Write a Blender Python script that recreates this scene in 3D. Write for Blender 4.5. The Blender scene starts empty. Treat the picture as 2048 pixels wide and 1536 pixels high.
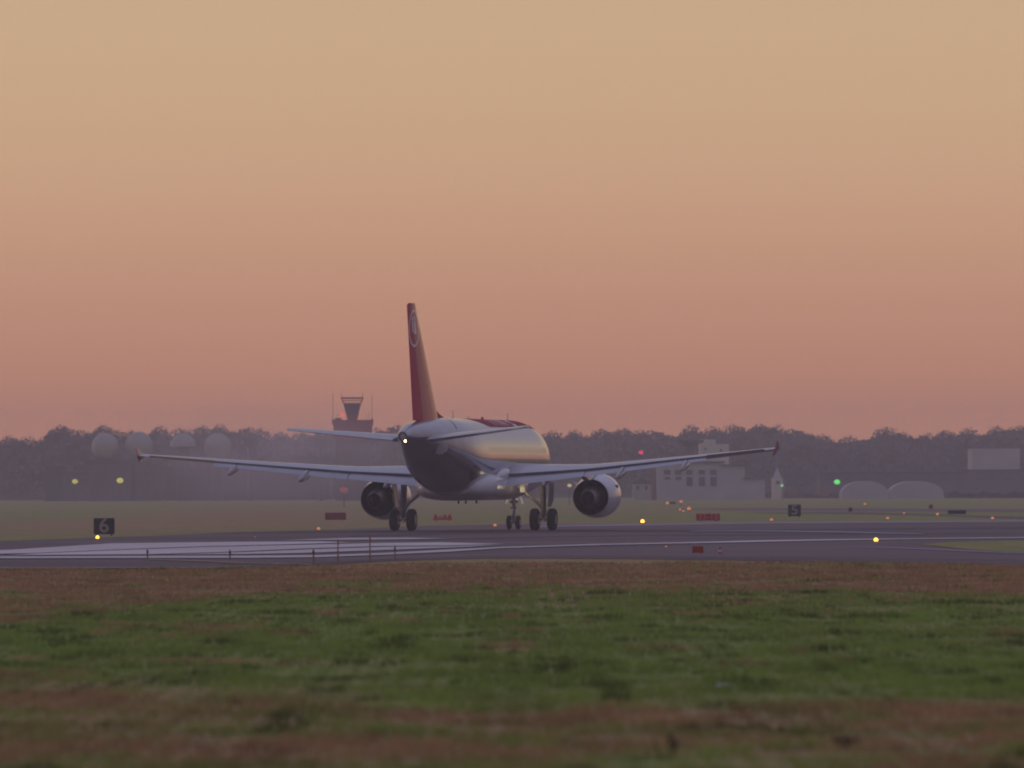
import bpy, math, random
import numpy as np
from mathutils import Matrix, Vector
R = math.radians
rnd = random.Random(7)
sc = bpy.context.scene

# ------------------------------------------------------------------ camera
W, H0 = 2048.0, 1536.0            # pixel grid used for measuring the photograph
F = 15120.0                        # focal length in those pixels
CAMH = 2.3
HORIZ = 975.0
ROLL = R(0.25)
pitch = math.atan((HORIZ - H0 / 2) / F)
cam_d = bpy.data.cameras.new('camera')
cam = bpy.data.objects.new('camera', cam_d)
sc.collection.objects.link(cam)
cam_rot = Matrix.Rotation(R(90) + pitch, 3, 'X') @ Matrix.Rotation(-ROLL, 3, 'Z')
cam.matrix_world = Matrix.Translation((0, 0, CAMH)) @ cam_rot.to_4x4()
cam_d.sensor_width = 36
cam_d.lens = F / W * 36
cam_d.clip_start = 1
cam_d.clip_end = 12000
cam_d.dof.use_dof = True
cam_d.dof.focus_distance = 398
cam_d.dof.aperture_fstop = 2.9
sc.camera = cam

# ------------------------------------------------------------------ exposure and render
sc.view_settings.view_transform = 'Standard'
sc.view_settings.look = 'None'
sc.view_settings.exposure = 0.0
sc.view_settings.gamma = 1.0
sc.render.engine = 'CYCLES'
sc.cycles.filter_width = 2.0
sc.cycles.max_bounces = 8
sc.cycles.volume_bounces = 1
sc.cycles.sample_clamp_indirect = 4
sc.cycles.use_denoising = True

# ------------------------------------------------------------------ dusk sky
SUN_EL, SUN_AZ = R(3.0), R(-52.0)   # azimuth measured clockwise from the view direction (+Y)
world = bpy.data.worlds.new("World")
sc.world = world
world.use_nodes = True
nt = world.node_tree
nt.nodes.clear()
wo = nt.nodes.new('ShaderNodeOutputWorld')
add = nt.nodes.new('ShaderNodeAddShader')
bg1 = nt.nodes.new('ShaderNodeBackground')
bg2 = nt.nodes.new('ShaderNodeBackground')
sky = nt.nodes.new('ShaderNodeTexSky')
sky.sky_type = 'NISHITA'
sky.sun_disc = False
sky.sun_elevation = SUN_EL
sky.sun_rotation = SUN_AZ
sky.dust_density = 3
nt.links.new(sky.outputs[0], bg1.inputs[0])
bg1.inputs[1].default_value = 0.01
tc = nt.nodes.new('ShaderNodeTexCoord')
sep = nt.nodes.new('ShaderNodeSeparateXYZ')
nt.links.new(tc.outputs['Generated'], sep.inputs[0])
asn = nt.nodes.new('ShaderNodeMath'); asn.operation = 'ARCSINE'
nt.links.new(sep.outputs['Z'], asn.inputs[0])
deg = nt.nodes.new('ShaderNodeMath'); deg.operation = 'MULTIPLY'
deg.inputs[1].default_value = 180 / math.pi
nt.links.new(asn.outputs[0], deg.inputs[0])
def ramp_chain(tree, src, stops, span):
    """colour ramp over src/span"""
    mr = tree.nodes.new('ShaderNodeMath'); mr.operation = 'DIVIDE'; mr.inputs[1].default_value = span
    tree.links.new(src, mr.inputs[0])
    cr = tree.nodes.new('ShaderNodeValToRGB')
    el = cr.color_ramp.elements
    while len(el) < len(stops):
        el.new(0.5)
    for e, (p, c) in zip(el, stops):
        e.position = min(1.0, p / span)
        e.color = (*c, 1)
    tree.links.new(mr.outputs[0], cr.inputs[0])
    return cr.outputs[0]
sky_stops = [(0.0, (.68, .275, .155)), (0.7, (.655, .275, .155)), (1.3, (.61, .30, .188)), (2.4, (.64, .39, .237)),
             (3.3, (.625, .42, .25)), (4.2, (.60, .425, .27)), (6.0, (.58, .45, .31)), (9.0, (.36, .32, .33)),
             (13.0, (.23, .225, .33)), (30.0, (.29, .29, .43)), (90.0, (.24, .25, .41))]
# the dusk glow is strongest ahead and fades round to a dim blue-violet behind the camera
away_stops = [(0.0, (.18, .13, .16)), (2.0, (.19, .14, .16)), (8.0, (.20, .17, .20)), (15.0, (.23, .21, .29)), (30.0, (.27, .27, .41)), (90.0, (.22, .23, .39))]
GLOW_AZ = R(6)
gx = nt.nodes.new('ShaderNodeVectorMath'); gx.operation = 'DOT_PRODUCT'; gx.inputs[1].default_value = (math.sin(GLOW_AZ), math.cos(GLOW_AZ), 0)
nt.links.new(tc.outputs['Generated'], gx.inputs[0])
gm = nt.nodes.new('ShaderNodeMapRange'); gm.interpolation_type = 'SMOOTHSTEP'
gm.inputs['From Min'].default_value = math.cos(R(32)); gm.inputs['From Max'].default_value = math.cos(R(11))
nt.links.new(gx.outputs['Value'], gm.inputs['Value'])
gmix = nt.nodes.new('ShaderNodeMix'); gmix.data_type = 'RGBA'
nt.links.new(gm.outputs[0], gmix.inputs[0])
nt.links.new(ramp_chain(nt, deg.outputs[0], away_stops, 90.0), gmix.inputs[6])
nt.links.new(ramp_chain(nt, deg.outputs[0], sky_stops, 90.0), gmix.inputs[7])
nt.links.new(gmix.outputs[2], bg2.inputs[0])
bg2.inputs[1].default_value = 1.0
nt.links.new(bg1.outputs[0], add.inputs[0])
nt.links.new(bg2.outputs[0], add.inputs[1])
nt.links.new(add.outputs[0], wo.inputs[0])

sun_d = bpy.data.lights.new('sun', 'SUN')
sun_d.energy = 0.35
sun_d.angle = R(8)
sun_d.color = (1.0, .55, .33)
sun = bpy.data.objects.new('sun', sun_d)
sc.collection.objects.link(sun)
sdir = Vector((math.sin(SUN_AZ) * math.cos(SUN_EL), math.cos(SUN_AZ) * math.cos(SUN_EL), math.sin(SUN_EL)))
sun.rotation_euler = sdir.to_track_quat('Z', 'Y').to_euler()

# ------------------------------------------------------------------ helpers
def ray(px, py):
    v = Vector(((px - W / 2) / F, -(py - H0 / 2) / F, -1.0))
    return cam_rot @ v
def G(px, py, z=0.0):
    """ground point seen at a pixel of the photograph"""
    d = ray(px, py)
    t = (z - CAMH) / d.z
    return Vector((d.x * t, d.y * t, z))
def P(px, py, dist):
    """point at distance dist (along +Y) seen at a pixel"""
    d = ray(px, py)
    t = dist / d.y
    return Vector((d.x * t, dist, CAMH + d.z * t))
def tag(o, label=None, cat=None, group=None, kind=None):
    if label: o['label'] = label
    if cat: o['category'] = cat
    if group: o['group'] = group
    if kind: o['kind'] = kind
    return o
def empty(name, loc, rz=0.0):
    o = bpy.data.objects.new(name, None)
    sc.collection.objects.link(o)
    o.location = loc
    o.rotation_euler = (0, 0, rz)
    o.empty_display_size = 0.5
    return o
class MB:
    def __init__(self):
        self.v = []; self.f = []; self.m = []
    def add(self, vs, fs, mi=0):
        b = len(self.v)
        self.v += [tuple(p) for p in vs]
        self.f += [tuple(i + b for i in f) for f in fs]
        self.m += [mi] * len(fs)
    def box(self, x0, x1, y0, y1, z0, z1, mi=0):
        self.add([(x0, y0, z0), (x1, y0, z0), (x1, y1, z0), (x0, y1, z0), (x0, y0, z1), (x1, y0, z1), (x1, y1, z1), (x0, y1, z1)],
                 [(0, 3, 2, 1), (4, 5, 6, 7), (0, 1, 5, 4), (1, 2, 6, 5), (2, 3, 7, 6), (3, 0, 4, 7)], mi)
        return self
    def frustum(self, cx, cy, z0, z1, w0, d0, w1, d1, mi=0):
        v = []
        for z, w, d in ((z0, w0, d0), (z1, w1, d1)):
            v += [(cx - w / 2, cy - d / 2, z), (cx + w / 2, cy - d / 2, z), (cx + w / 2, cy + d / 2, z), (cx - w / 2, cy + d / 2, z)]
        self.add(v, [(0, 3, 2, 1), (4, 5, 6, 7), (0, 1, 5, 4), (1, 2, 6, 5), (2, 3, 7, 6), (3, 0, 4, 7)], mi)
        return self
    def rings(self, rs, mi=0, cap0=True, cap1=True, close=True):
        n = len(rs[0]); vs = [p for r in rs for p in r]; fs = []
        for i in range(len(rs) - 1):
            for j in range(n if close else n - 1):
                k = (j + 1) % n
                fs.append((i * n + j, i * n + k, (i + 1) * n + k, (i + 1) * n + j))
        if cap0: fs.append(tuple(range(n - 1, -1, -1)))
        if cap1: fs.append(tuple((len(rs) - 1) * n + j for j in range(n)))
        self.add(vs, fs, mi)
        return self
    def tube(self, a, b, ra, rb=None, n=12, mi=0):
        a, b = Vector(a), Vector(b); rb = ra if rb is None else rb
        d = (b - a).normalized()
        u = d.orthogonal().normalized(); w = d.cross(u)
        rs = []
        for c, r in ((a, ra), (b, rb)):
            rs.append([c + (u * math.cos(t) + w * math.sin(t)) * r for t in [2 * math.pi * i / n for i in range(n)]])
        return self.rings(rs, mi)
    def lathe(self, origin, axis, prof, n=32, mi=0, caps=True):
        """prof = (distance along axis, radius)"""
        o, d = Vector(origin), Vector(axis).normalized()
        u = d.orthogonal().normalized(); w = d.cross(u)
        rs = [[o + d * s + (u * math.cos(t) + w * math.sin(t)) * max(r, 1e-4) for t in [2 * math.pi * i / n for i in range(n)]] for s, r in prof]
        return self.rings(rs, mi, caps, caps)
    def ball(self, c, rx, ry=None, rz=None, n=16, m=10, mi=0):
        ry = ry or rx; rz = rz or rx
        rs = []
        for i in range(m + 1):
            a = -math.pi / 2 + math.pi * i / m
            rs.append([(c[0] + rx * math.cos(a) * math.cos(t) + 1e-5, c[1] + ry * math.cos(a) * math.sin(t), c[2] + rz * math.sin(a)) for t in [2 * math.pi * k / n for k in range(n)]])
        return self.rings(rs, mi)
    def build(self, name, mats, parent=None, smooth=None, xf=None):
        me = bpy.data.meshes.new(name)
        v = self.v if xf is None else [tuple(xf(Vector(p))) for p in self.v]
        me.from_pydata(v, [], self.f)
        if not isinstance(mats, (list, tuple)): mats = [mats]
        for m in mats: me.materials.append(m)
        me.polygons.foreach_set('material_index', self.m)
        me.update()
        if smooth is not None:
            me.polygons.foreach_set('use_smooth', [True] * len(me.polygons))
            if smooth < 179: me.set_sharp_from_angle(angle=R(smooth))
        o = bpy.data.objects.new(name, me)
        sc.collection.objects.link(o)
        if parent is not None: o.parent = parent
        return o
def copy_tree(o, parent=None):
    c = o.copy(); sc.collection.objects.link(c); c.parent = parent
    for ch in [x for x in bpy.data.objects if x.parent == o]:
        copy_tree(ch, c)
    return c

# ------------------------------------------------------------------ materials
def mat(name, col, rough=0.6, metal=0.0, coat=0.0, noise=0.0, scale=5.0, spec=0.5, emit=None, estr=0.0, bump=0.0):
    m = bpy.data.materials.new(name); m.use_nodes = True
    t = m.node_tree; b = t.nodes['Principled BSDF']
    b.inputs['Base Color'].default_value = (*col, 1)
    b.inputs['Roughness'].default_value = rough
    b.inputs['Metallic'].default_value = metal
    b.inputs['Coat Weight'].default_value = coat
    b.inputs['Coat Roughness'].default_value = 0.08
    b.inputs['Specular IOR Level'].default_value = spec
    if emit:
        b.inputs['Emission Color'].default_value = (*emit, 1)
        b.inputs['Emission Strength'].default_value = estr
    if noise > 0 or bump > 0:
        tcn = t.nodes.new('ShaderNodeTexCoord')
        nz = t.nodes.new('ShaderNodeTexNoise'); nz.inputs['Scale'].default_value = scale; nz.inputs['Detail'].default_value = 6
        t.links.new(tcn.outputs['Object'], nz.inputs['Vector'])
        if noise > 0:
            cr = t.nodes.new('ShaderNodeValToRGB')
            cr.color_ramp.elements[0].position = .3; cr.color_ramp.elements[1].position = .7
            cr.color_ramp.elements[0].color = (*[max(0, c * (1 - noise)) for c in col], 1)
            cr.color_ramp.elements[1].color = (*[min(1, c * (1 + noise)) for c in col], 1)
            t.links.new(nz.outputs['Fac'], cr.inputs[0]); t.links.new(cr.outputs[0], b.inputs['Base Color'])
        if bump > 0:
            bp = t.nodes.new('ShaderNodeBump'); bp.inputs['Strength'].default_value = bump; bp.inputs['Distance'].default_value = .02
            t.links.new(nz.outputs['Fac'], bp.inputs['Height']); t.links.new(bp.outputs[0], b.inputs['Normal'])
    return m

def paint_material(name='aircraft_skin', fin=False, rudder=False):
    """aircraft skin: attribute 'paint' holds masks (r: red, g: white, b: light grey), the rest is bare polished silver"""
    m = bpy.data.materials.new(name); m.use_nodes = True
    t = m.node_tree; b = t.nodes['Principled BSDF']; L = t.links.new
    at = t.nodes.new('ShaderNodeAttribute'); at.attribute_name = 'paint'
    sp = t.nodes.new('ShaderNodeSeparateColor'); L(at.outputs['Color'], sp.inputs[0])
    def mixc(fac, a, bb):
        mx = t.nodes.new('ShaderNodeMix'); mx.data_type = 'RGBA'
        L(fac, mx.inputs[0])
        if isinstance(a, tuple): mx.inputs[6].default_value = (*a, 1)
        else: L(a, mx.inputs[6])
        mx.inputs[7].default_value = (*bb, 1)
        return mx.outputs[2]
    tcn = t.nodes.new('ShaderNodeTexCoord')
    nz = t.nodes.new('ShaderNodeTexNoise'); nz.inputs['Scale'].default_value = 1.3; nz.inputs['Detail'].default_value = 5
    L(tcn.outputs['Object'], nz.inputs['Vector'])
    cr = t.nodes.new('ShaderNodeValToRGB')
    cr.color_ramp.elements[0].position = .3; cr.color_ramp.elements[1].position = .7
    cr.color_ramp.elements[0].color = (.37, .36, .39, 1); cr.color_ramp.elements[1].color = (.46, .44, .47, 1)
    L(nz.outputs['Fac'], cr.inputs[0])
    c = mixc(sp.outputs['Blue'], cr.outputs[0], (.62, .59, .63))
    c = mixc(sp.outputs['Red'], c, ((.50, .008, .06) if rudder else (.36, .006, .035)) if fin else (.34, .012, .035))
    c = mixc(sp.outputs['Green'], c, (.75, .75, .78))
    L(c, b.inputs['Base Color'])
    mxs = t.nodes.new('ShaderNodeMath'); mxs.operation = 'ADD'; L(sp.outputs['Red'], mxs.inputs[0]); L(sp.outputs['Green'], mxs.inputs[1])
    mx2 = t.nodes.new('ShaderNodeMath'); mx2.operation = 'ADD'; mx2.use_clamp = True; L(mxs.outputs[0], mx2.inputs[0]); L(sp.outputs['Blue'], mx2.inputs[1])
    inv = t.nodes.new('ShaderNodeMath'); inv.operation = 'SUBTRACT'; inv.inputs[0].default_value = 1; L(mx2.outputs[0], inv.inputs[1])
    mt = t.nodes.new('ShaderNodeMath'); mt.operation = 'MULTIPLY'; mt.inputs[1].default_value = .93; L(inv.outputs[0], mt.inputs[0])
    L(mt.outputs[0], b.inputs['Metallic'])
    rr = t.nodes.new('ShaderNodeMapRange'); rr.inputs['To Min'].default_value = .13; rr.inputs['To Max'].default_value = .22
    L(nz.outputs['Fac'], rr.inputs['Value'])
    ra = t.nodes.new('ShaderNodeMath'); ra.operation = 'MULTIPLY_ADD'; ra.inputs[1].default_value = 0.0 if fin else .4; L(sp.outputs['Red'], ra.inputs[0]); L(rr.outputs[0], ra.inputs[2])
    L(ra.outputs[0], b.inputs['Roughness'])
    cw = t.nodes.new('ShaderNodeMath'); cw.operation = 'MULTIPLY'; cw.inputs[1].default_value = .35; L(inv.outputs[0], cw.inputs[0]); L(cw.outputs[0], b.inputs['Coat Weight'])
    b.inputs['Specular IOR Level'].default_value = .35 if fin and not rudder else .04
    b.inputs['Coat Roughness'].default_value = .08
    # faint panel ripple
    bp = t.nodes.new('ShaderNodeBump'); bp.inputs['Strength'].default_value = .06; bp.inputs['Distance'].default_value = .02
    nz2 = t.nodes.new('ShaderNodeTexNoise'); nz2.inputs['Scale'].default_value = .9; nz2.inputs['Detail'].default_value = 2
    L(tcn.outputs['Object'], nz2.inputs['Vector']); L(nz2.outputs['Fac'], bp.inputs['Height']); L(bp.outputs[0], b.inputs['Normal'])
    return m

M = {}
M['skin'] = paint_material()
M['finskin'] = paint_material('tail_fin_paint', True)
M['rudskin'] = paint_material('rudder_paint', True, True)
M['wing'] = mat('wing_grey_paint', (.42, .42, .46), .35, 0, .5, .08, 1.5)
M['wing_dark'] = mat('wing_cove', (.08, .08, .09), .7)
M['fairing'] = mat('fairing_paint', (.74, .71, .73), .3, 0, .5, .06, 1.2)
M['nacelle'] = mat('nacelle_paint', (.62, .61, .64), .22, 0, .7, .05, 2)
M['canoe'] = mat('flap_fairing_paint', (.33, .30, .30), .2, .1, .7)
M['lip'] = mat('polished_lip', (.75, .75, .76), .12, 1)
M['hot'] = mat('exhaust_metal', (.30, .25, .22), .35, .9, 0, .3, 6)
M['duct'] = mat('duct_dark', (.05, .045, .05), .5, .3)
M['black'] = mat('black_void', (.01, .01, .01), .8)
M['tyre'] = mat('tyre_rubber', (.018, .017, .018), .75, 0, 0, .2, 9)
M['hub'] = mat('wheel_hub', (.35, .35, .36), .4, .5)
M['strut'] = mat('gear_paint', (.34, .33, .36), .4, .1, .2, .15, 5)
M['chrome'] = mat('oleo_chrome', (.8, .8, .8), .1, 1)
M['winglet'] = mat('winglet_red', (.30, .012, .03), .3, 0, .6)
M['redbeacon'] = mat('beacon_glass', (.4, .02, .02), .2, 0, .5)
M['glass'] = mat('window_glass', (.36, .35, .38), .12, .8)
M['asphalt'] = mat('asphalt', (.075, .062, .078), .55, 0, 0, .25, .08, .5)

# ================================================================== SETTING
def xy_noise_ground(name, far=False):
    """grass ground: bands of dry and green turf by distance, broken up by noise, in world metres"""
    m = bpy.data.materials.new(name); m.use_nodes = True
    t = m.node_tree; b = t.nodes['Principled BSDF']; L = t.links.new
    geo = t.nodes.new('ShaderNodeNewGeometry')
    s = t.nodes.new('ShaderNodeSeparateXYZ'); L(geo.outputs['Position'], s.inputs[0])
    def noise(scale, detail=4, off=0.0, sx=1.0):
        mp = t.nodes.new('ShaderNodeMapping'); mp.inputs['Scale'].default_value = (sx, 1, .0); mp.inputs['Location'].default_value = (off, off * 1.7, 0)
        L(geo.outputs['Position'], mp.inputs[0])
        n = t.nodes.new('ShaderNodeTexNoise'); n.inputs['Scale'].default_value = scale; n.inputs['Detail'].default_value = detail
        n.inputs['Roughness'].default_value = .6
        L(mp.outputs[0], n.inputs['Vector']); return n.outputs['Fac']
    def mth(op, a, bb, clamp=False):
        n = t.nodes.new('ShaderNodeMath'); n.operation = op; n.use_clamp = clamp
        for i, q in enumerate((a, bb)):
            if isinstance(q, (int, float)): n.inputs[i].default_value = q
            else: L(q, n.inputs[i])
        return n.outputs[0]
    big = noise(.09, 5, 3.0, 1.2)
    med = noise(.42, 5, 11.0, 1.3)
    fine = noise(5.0, 3, 5.0)
    clump = noise(1.5, 4, 21.0, 1.6)
    # distance distorted by noise and slightly skewed across
    yd = mth('ADD', s.outputs['Y'], mth('MULTIPLY', mth('SUBTRACT', big, .5), 70.0))
    yd = mth('ADD', yd, mth('MULTIPLY', mth('SUBTRACT', med, .5), 30.0))
    yd = mth('ADD', yd, mth('MULTIPLY', s.outputs['X'], .9))
    br = t.nodes.new('ShaderNodeValToRGB')      # 0 green .. 1 dry brown, by distance 0..700 m
    mr = mth('DIVIDE', yd, 700.0, True)
    L(mr, br.inputs[0])
    stops = [(0, .45), (50, .35), (62, .30), (72, .85), (80, .85), (86, .15), (120, .08), (146, .15), (158, .62), (172, .95), (215, .85), (260, .5), (335, .25), (420, .6), (520, .55), (640, .3), (700, .35)]
    el = br.color_ramp.elements
    while len(el) < len(stops): el.new(.5)
    for e, (p, v) in zip(el, stops):
        e.position = p / 700.0; e.color = (v, v, v, 1)
    dry = mth('ADD', br.outputs[0], mth('MULTIPLY', mth('SUBTRACT', med, .5), 2.4))
    dry = mth('ADD', dry, mth('MULTIPLY', mth('SUBTRACT', big, .5), 1.6), True)
    ex = mth('DIVIDE', mth('ADD', s.outputs['X'], 22.0), 17.0); ey = mth('DIVIDE', mth('SUBTRACT', s.outputs['Y'], 620.0), 260.0)
    el_ = mth('SUBTRACT', 1.0, mth('ADD', mth('MULTIPLY', ex, ex), mth('MULTIPLY', ey, ey)), True)
    dry = mth('ADD', dry, mth('MULTIPLY', el_, .6), True)
    farn = noise(.018, 4, 31.0, .35)
    isfar = mth('MULTIPLY', mth('SUBTRACT', s.outputs['Y'], 300.0), .004, True)
    dry = mth('ADD', dry, mth('MULTIPLY', mth('MULTIPLY', mth('SUBTRACT', farn, .5), 3.0), isfar), True)
    cg = t.nodes.new('ShaderNodeMix'); cg.data_type = 'RGBA'
    cg.inputs[6].default_value = (*GREEN, 1); cg.inputs[7].default_value = (*DRY, 1)
    L(dry, cg.inputs[0])
    # brightness variation
    v = mth('ADD', mth('MULTIPLY', fine, .6), mth('MULTIPLY', med, 1.2))
    v = mth('ADD', v, mth('MULTIPLY', clump, 1.7))
    v = mth('MAXIMUM', mth('SUBTRACT', v, .72), .25)
    dry = mth('ADD', dry, mth('MULTIPLY', mth('SUBTRACT', clump, .5), 1.6), True)
    L(dry, cg.inputs[0])
    mul = t.nodes.new('ShaderNodeMix'); mul.data_type = 'RGBA'; mul.blend_type = 'MULTIPLY'; mul.inputs[0].default_value = 1
    cmb = t.nodes.new('ShaderNodeCombineColor')
    for i in range(3): L(v, cmb.inputs[i])
    L(cg.outputs[2], mul.inputs[6]); L(cmb.outputs[0], mul.inputs[7])
    L(mul.outputs[2], b.inputs['Base Color'])
    b.inputs['Roughness'].default_value = .9
    b.inputs['Specular IOR Level'].default_value = .1
    return m
GREEN = (.235, .305, .065)
DRY = (.39, .24, .12)
M['ground'] = xy_noise_ground('turf_ground')

ground = MB()
g_x = 415.0
ground.add([(-g_x, -15, 0), (g_x, -15, 0), (g_x, 2255, 0), (-g_x, 2255, 0)], [(0, 1, 2, 3)])
tag(ground.build('ground', M['ground']), kind='structure')

def sheet(name, pts, z, material, kind='structure', uv=None):
    """polygon laid on the ground; pts are photograph pixels (upper edge left-to-right then lower edge right-to-left)"""
    mb = MB()
    v = [G(x, y) for x, y in pts]
    mb.add([(p.x, p.y, z) for p in v], [tuple(range(len(v)))][:1])
    me_o = mb.build(name, material)
    if me_o.data.polygons[0].normal.z < 0:
        me_o.data.flip_normals()
    return tag(me_o, kind=kind)

def pavement_mat(name, base, scale, streak, rough):
    m = bpy.data.materials.new(name); m.use_nodes = True
    t = m.node_tree; b = t.nodes['Principled BSDF']; L = t.links.new
    geo = t.nodes.new('ShaderNodeNewGeometry')
    mp = t.nodes.new('ShaderNodeMapping'); mp.inputs['Scale'].default_value = (.12, 1.0, 0); mp.inputs['Rotation'].default_value = (0, 0, R(-68))
    L(geo.outputs['Position'], mp.inputs[0])
    n = t.nodes.new('ShaderNodeTexNoise'); n.inputs['Scale'].default_value = scale; n.inputs['Detail'].default_value = 6; n.inputs['Roughness'].default_value = .65
    L(mp.outputs[0], n.inputs['Vector'])
    n2 = t.nodes.new('ShaderNodeTexNoise'); n2.inputs['Scale'].default_value = .05; n2.inputs['Detail'].default_value = 4
    L(geo.outputs['Position'], n2.inputs['Vector'])
    ad = t.nodes.new('ShaderNodeMath'); ad.operation = 'ADD'; L(n.outputs['Fac'], ad.inputs[0]); L(n2.outputs['Fac'], ad.inputs[1])
    cr = t.nodes.new('ShaderNodeValToRGB'); cr.color_ramp.elements[0].position = .35; cr.color_ramp.elements[1].position = .65
    hv = t.nodes.new('ShaderNodeMath'); hv.operation = 'MULTIPLY'; hv.inputs[1].default_value = .5; L(ad.outputs[0], hv.inputs[0])
    L(hv.outputs[0], cr.inputs[0])
    cr.color_ramp.elements[0].color = (*[c * (1 - streak) for c in base], 1)
    cr.color_ramp.elements[1].color = (*[c * (1 + streak) for c in base], 1)
    L(cr.outputs[0], b.inputs['Base Color'])
    b.inputs['Roughness'].default_value = rough
    b.inputs['Specular IOR Level'].default_value = .35
    return m
M['runway'] = pavement_mat('runway_asphalt', (.145, .102, .098), .35, .42, .85)
M['shoulder'] = pavement_mat('shoulder_asphalt', (.172, .125, .122), .3, .2, .9)
M['whitepaint'] = pavement_mat('worn_white_paint', (.70, .61, .57), .5, .22, .85)
M['thinpaint'] = pavement_mat('thin_line_paint', (.34, .31, .37), .5, .2, .8)
M['yellowpaint'] = mat('yellow_line_paint', (.42, .34, .12), .8)

X0, X1 = -260, 2320   # extend sheets beyond the frame sides
# main pavement (runway and the taxiway the jet turns on)
sheet('runway', [(X0, 1088), (20, 1082), (250, 1074), (510, 1064), (640, 1061), (860, 1052), (1050, 1049), (1250, 1049), (1500, 1045), (2015, 1042), (X1, 1040),
                 (X1, 1138), (2015, 1131), (1800, 1126), (1500, 1122), (1260, 1118), (980, 1117), (800, 1122), (640, 1130), (440, 1137), (20, 1139), (X0, 1140)], .02, M['runway'])
M['rubber'] = pavement_mat('tyre_rubber_tracks', (.072, .052, .062), .6, .45, .8)
sheet('runway_marking', [(700, 1071.5), (900, 1066), (1150, 1062.6), (1500, 1060), (2015, 1056), (X1, 1055), (X1, 1057), (2015, 1058), (1500, 1062), (1150, 1065.4), (900, 1069.5), (700, 1074)], .028, M['rubber'])
sheet('runway_marking', [(820, 1080), (1000, 1075), (1300, 1071), (1700, 1067.8), (2015, 1066), (2015, 1067.4), (1700, 1069.6), (1300, 1073.6), (1000, 1078), (820, 1082)], .028, M['rubber'])
# paler shoulder on the right foreground
sheet('shoulder', [(420, 1131), (700, 1120), (900, 1111), (1100, 1103), (1300, 1096), (1500, 1091), (1700, 1090), (1850, 1096), (2015, 1104), (X1, 1114),
                   (X1, 1130), (2015, 1122), (1800, 1119), (1500, 1117), (1260, 1114), (980, 1114), (800, 1119), (640, 1127)], .03, M['shoulder'])
# grass wedge in the right
sheet('grass_island', [(1840, 1090.5), (1900, 1086), (2015, 1083.5), (X1, 1079), (X1, 1112), (2015, 1106), (1930, 1100)], .04, M['ground'])
# far shoulder line
sheet('far_shoulder_line', [(1060, 1052), (1250, 1049.5), (1500, 1045.5), (2015, 1042), (X1, 1040), (X1, 1042.2), (2015, 1044.2), (1500, 1048), (1250, 1052), (1060, 1054.5)], .03, M['thinpaint'])
# worn white threshold bars on the left (the photograph's pale stripes)
bars = [
    [(X0, 1112), (20, 1102), (222, 1089), (480, 1086), (640, 1084.8), (700, 1087.0), (560, 1091.5), (400, 1095.2), (222, 1102), (60, 1109), (X0, 1115)],
    [(60, 1110.2), (222, 1103.2), (400, 1096.6), (560, 1093), (760, 1088.5), (880, 1087), (1010, 1090), (900, 1093.5), (760, 1094.5), (600, 1100), (440, 1107), (300, 1111.2), (20, 1113)],
    [(460, 1107.8), (620, 1101.2), (770, 1096), (900, 1095), (1000, 1091.5), (940, 1096), (760, 1103), (600, 1108.8), (480, 1111), (340, 1111.8)],
    [(X0, 1117), (20, 1115.4), (300, 1114.6), (500, 1114), (640, 1113), (760, 1109.0), (900, 1101.5), (1000, 1096.4), (1200, 1090.2), (1200, 1092.6), (1000, 1099), (900, 1106), (760, 1112.6), (640, 1117), (500, 1118.6), (20, 1119.4), (X0, 1120)],
    [(560, 1083.0), (640, 1079.6), (700, 1077.8), (820, 1077.4), (900, 1079.6), (760, 1081.2), (640, 1082.2)],
]
for b_ in bars:
    sheet('runway_marking', b_, .05, M['whitepaint'])
# thin long edge line running on to the right
sheet('runway_marking', [(1200, 1090.4), (1405, 1086), (1500, 1083.4), (1640, 1080.8), (1800, 1079.2), (2015, 1076.8), (X1, 1074), (X1, 1075.6), (2015, 1078.6), (1800, 1080.8), (1640, 1083.4), (1500, 1086.4), (1405, 1088.4), (1200, 1092.4)], .05, M['whitepaint'])
sheet('runway_marking', [(1380, 1063.4), (1520, 1062.4), (1680, 1064.4), (1850, 1069.6), (1850, 1071), (1680, 1067), (1520, 1064.6), (1380, 1064.8)], .05, M['thinpaint'])
sheet('runway_marking', [(1640, 1095.5), (1780, 1097), (1900, 1102), (2015, 1107), (X1, 1116), (X1, 1118), (2015, 1109), (1900, 1104), (1780, 1098.5)], .05, M['thinpaint'])
sheet('yellow_line', [(X0, 1139.5), (20, 1138.4), (300, 1138.2), (470, 1137.2), (470, 1138), (300, 1139.2), (20, 1139.6), (X0, 1140.6)], .05, M['yellowpaint'])
sheet('yellow_line', [(297, 1120.6), (400, 1124), (500, 1128.6), (620, 1131), (620, 1131.8), (500, 1129.6), (400, 1125.2), (297, 1121.8)], .05, M['yellowpaint'])
# distant cross taxiways
sheet('taxiway', [(1330, 1019), (1500, 1016), (1750, 1017), (2015, 1019), (X1, 1020), (X1, 1026), (2015, 1024), (1750, 1022), (1500, 1021)], .02, M['shoulder'])
sheet('taxiway', [(1480, 1026), (1700, 1024), (1850, 1028), (2015, 1033), (X1, 1037), (X1, 1040), (2015, 1037), (1850, 1031), (1700, 1028)], .03, M['shoulder'])

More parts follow.
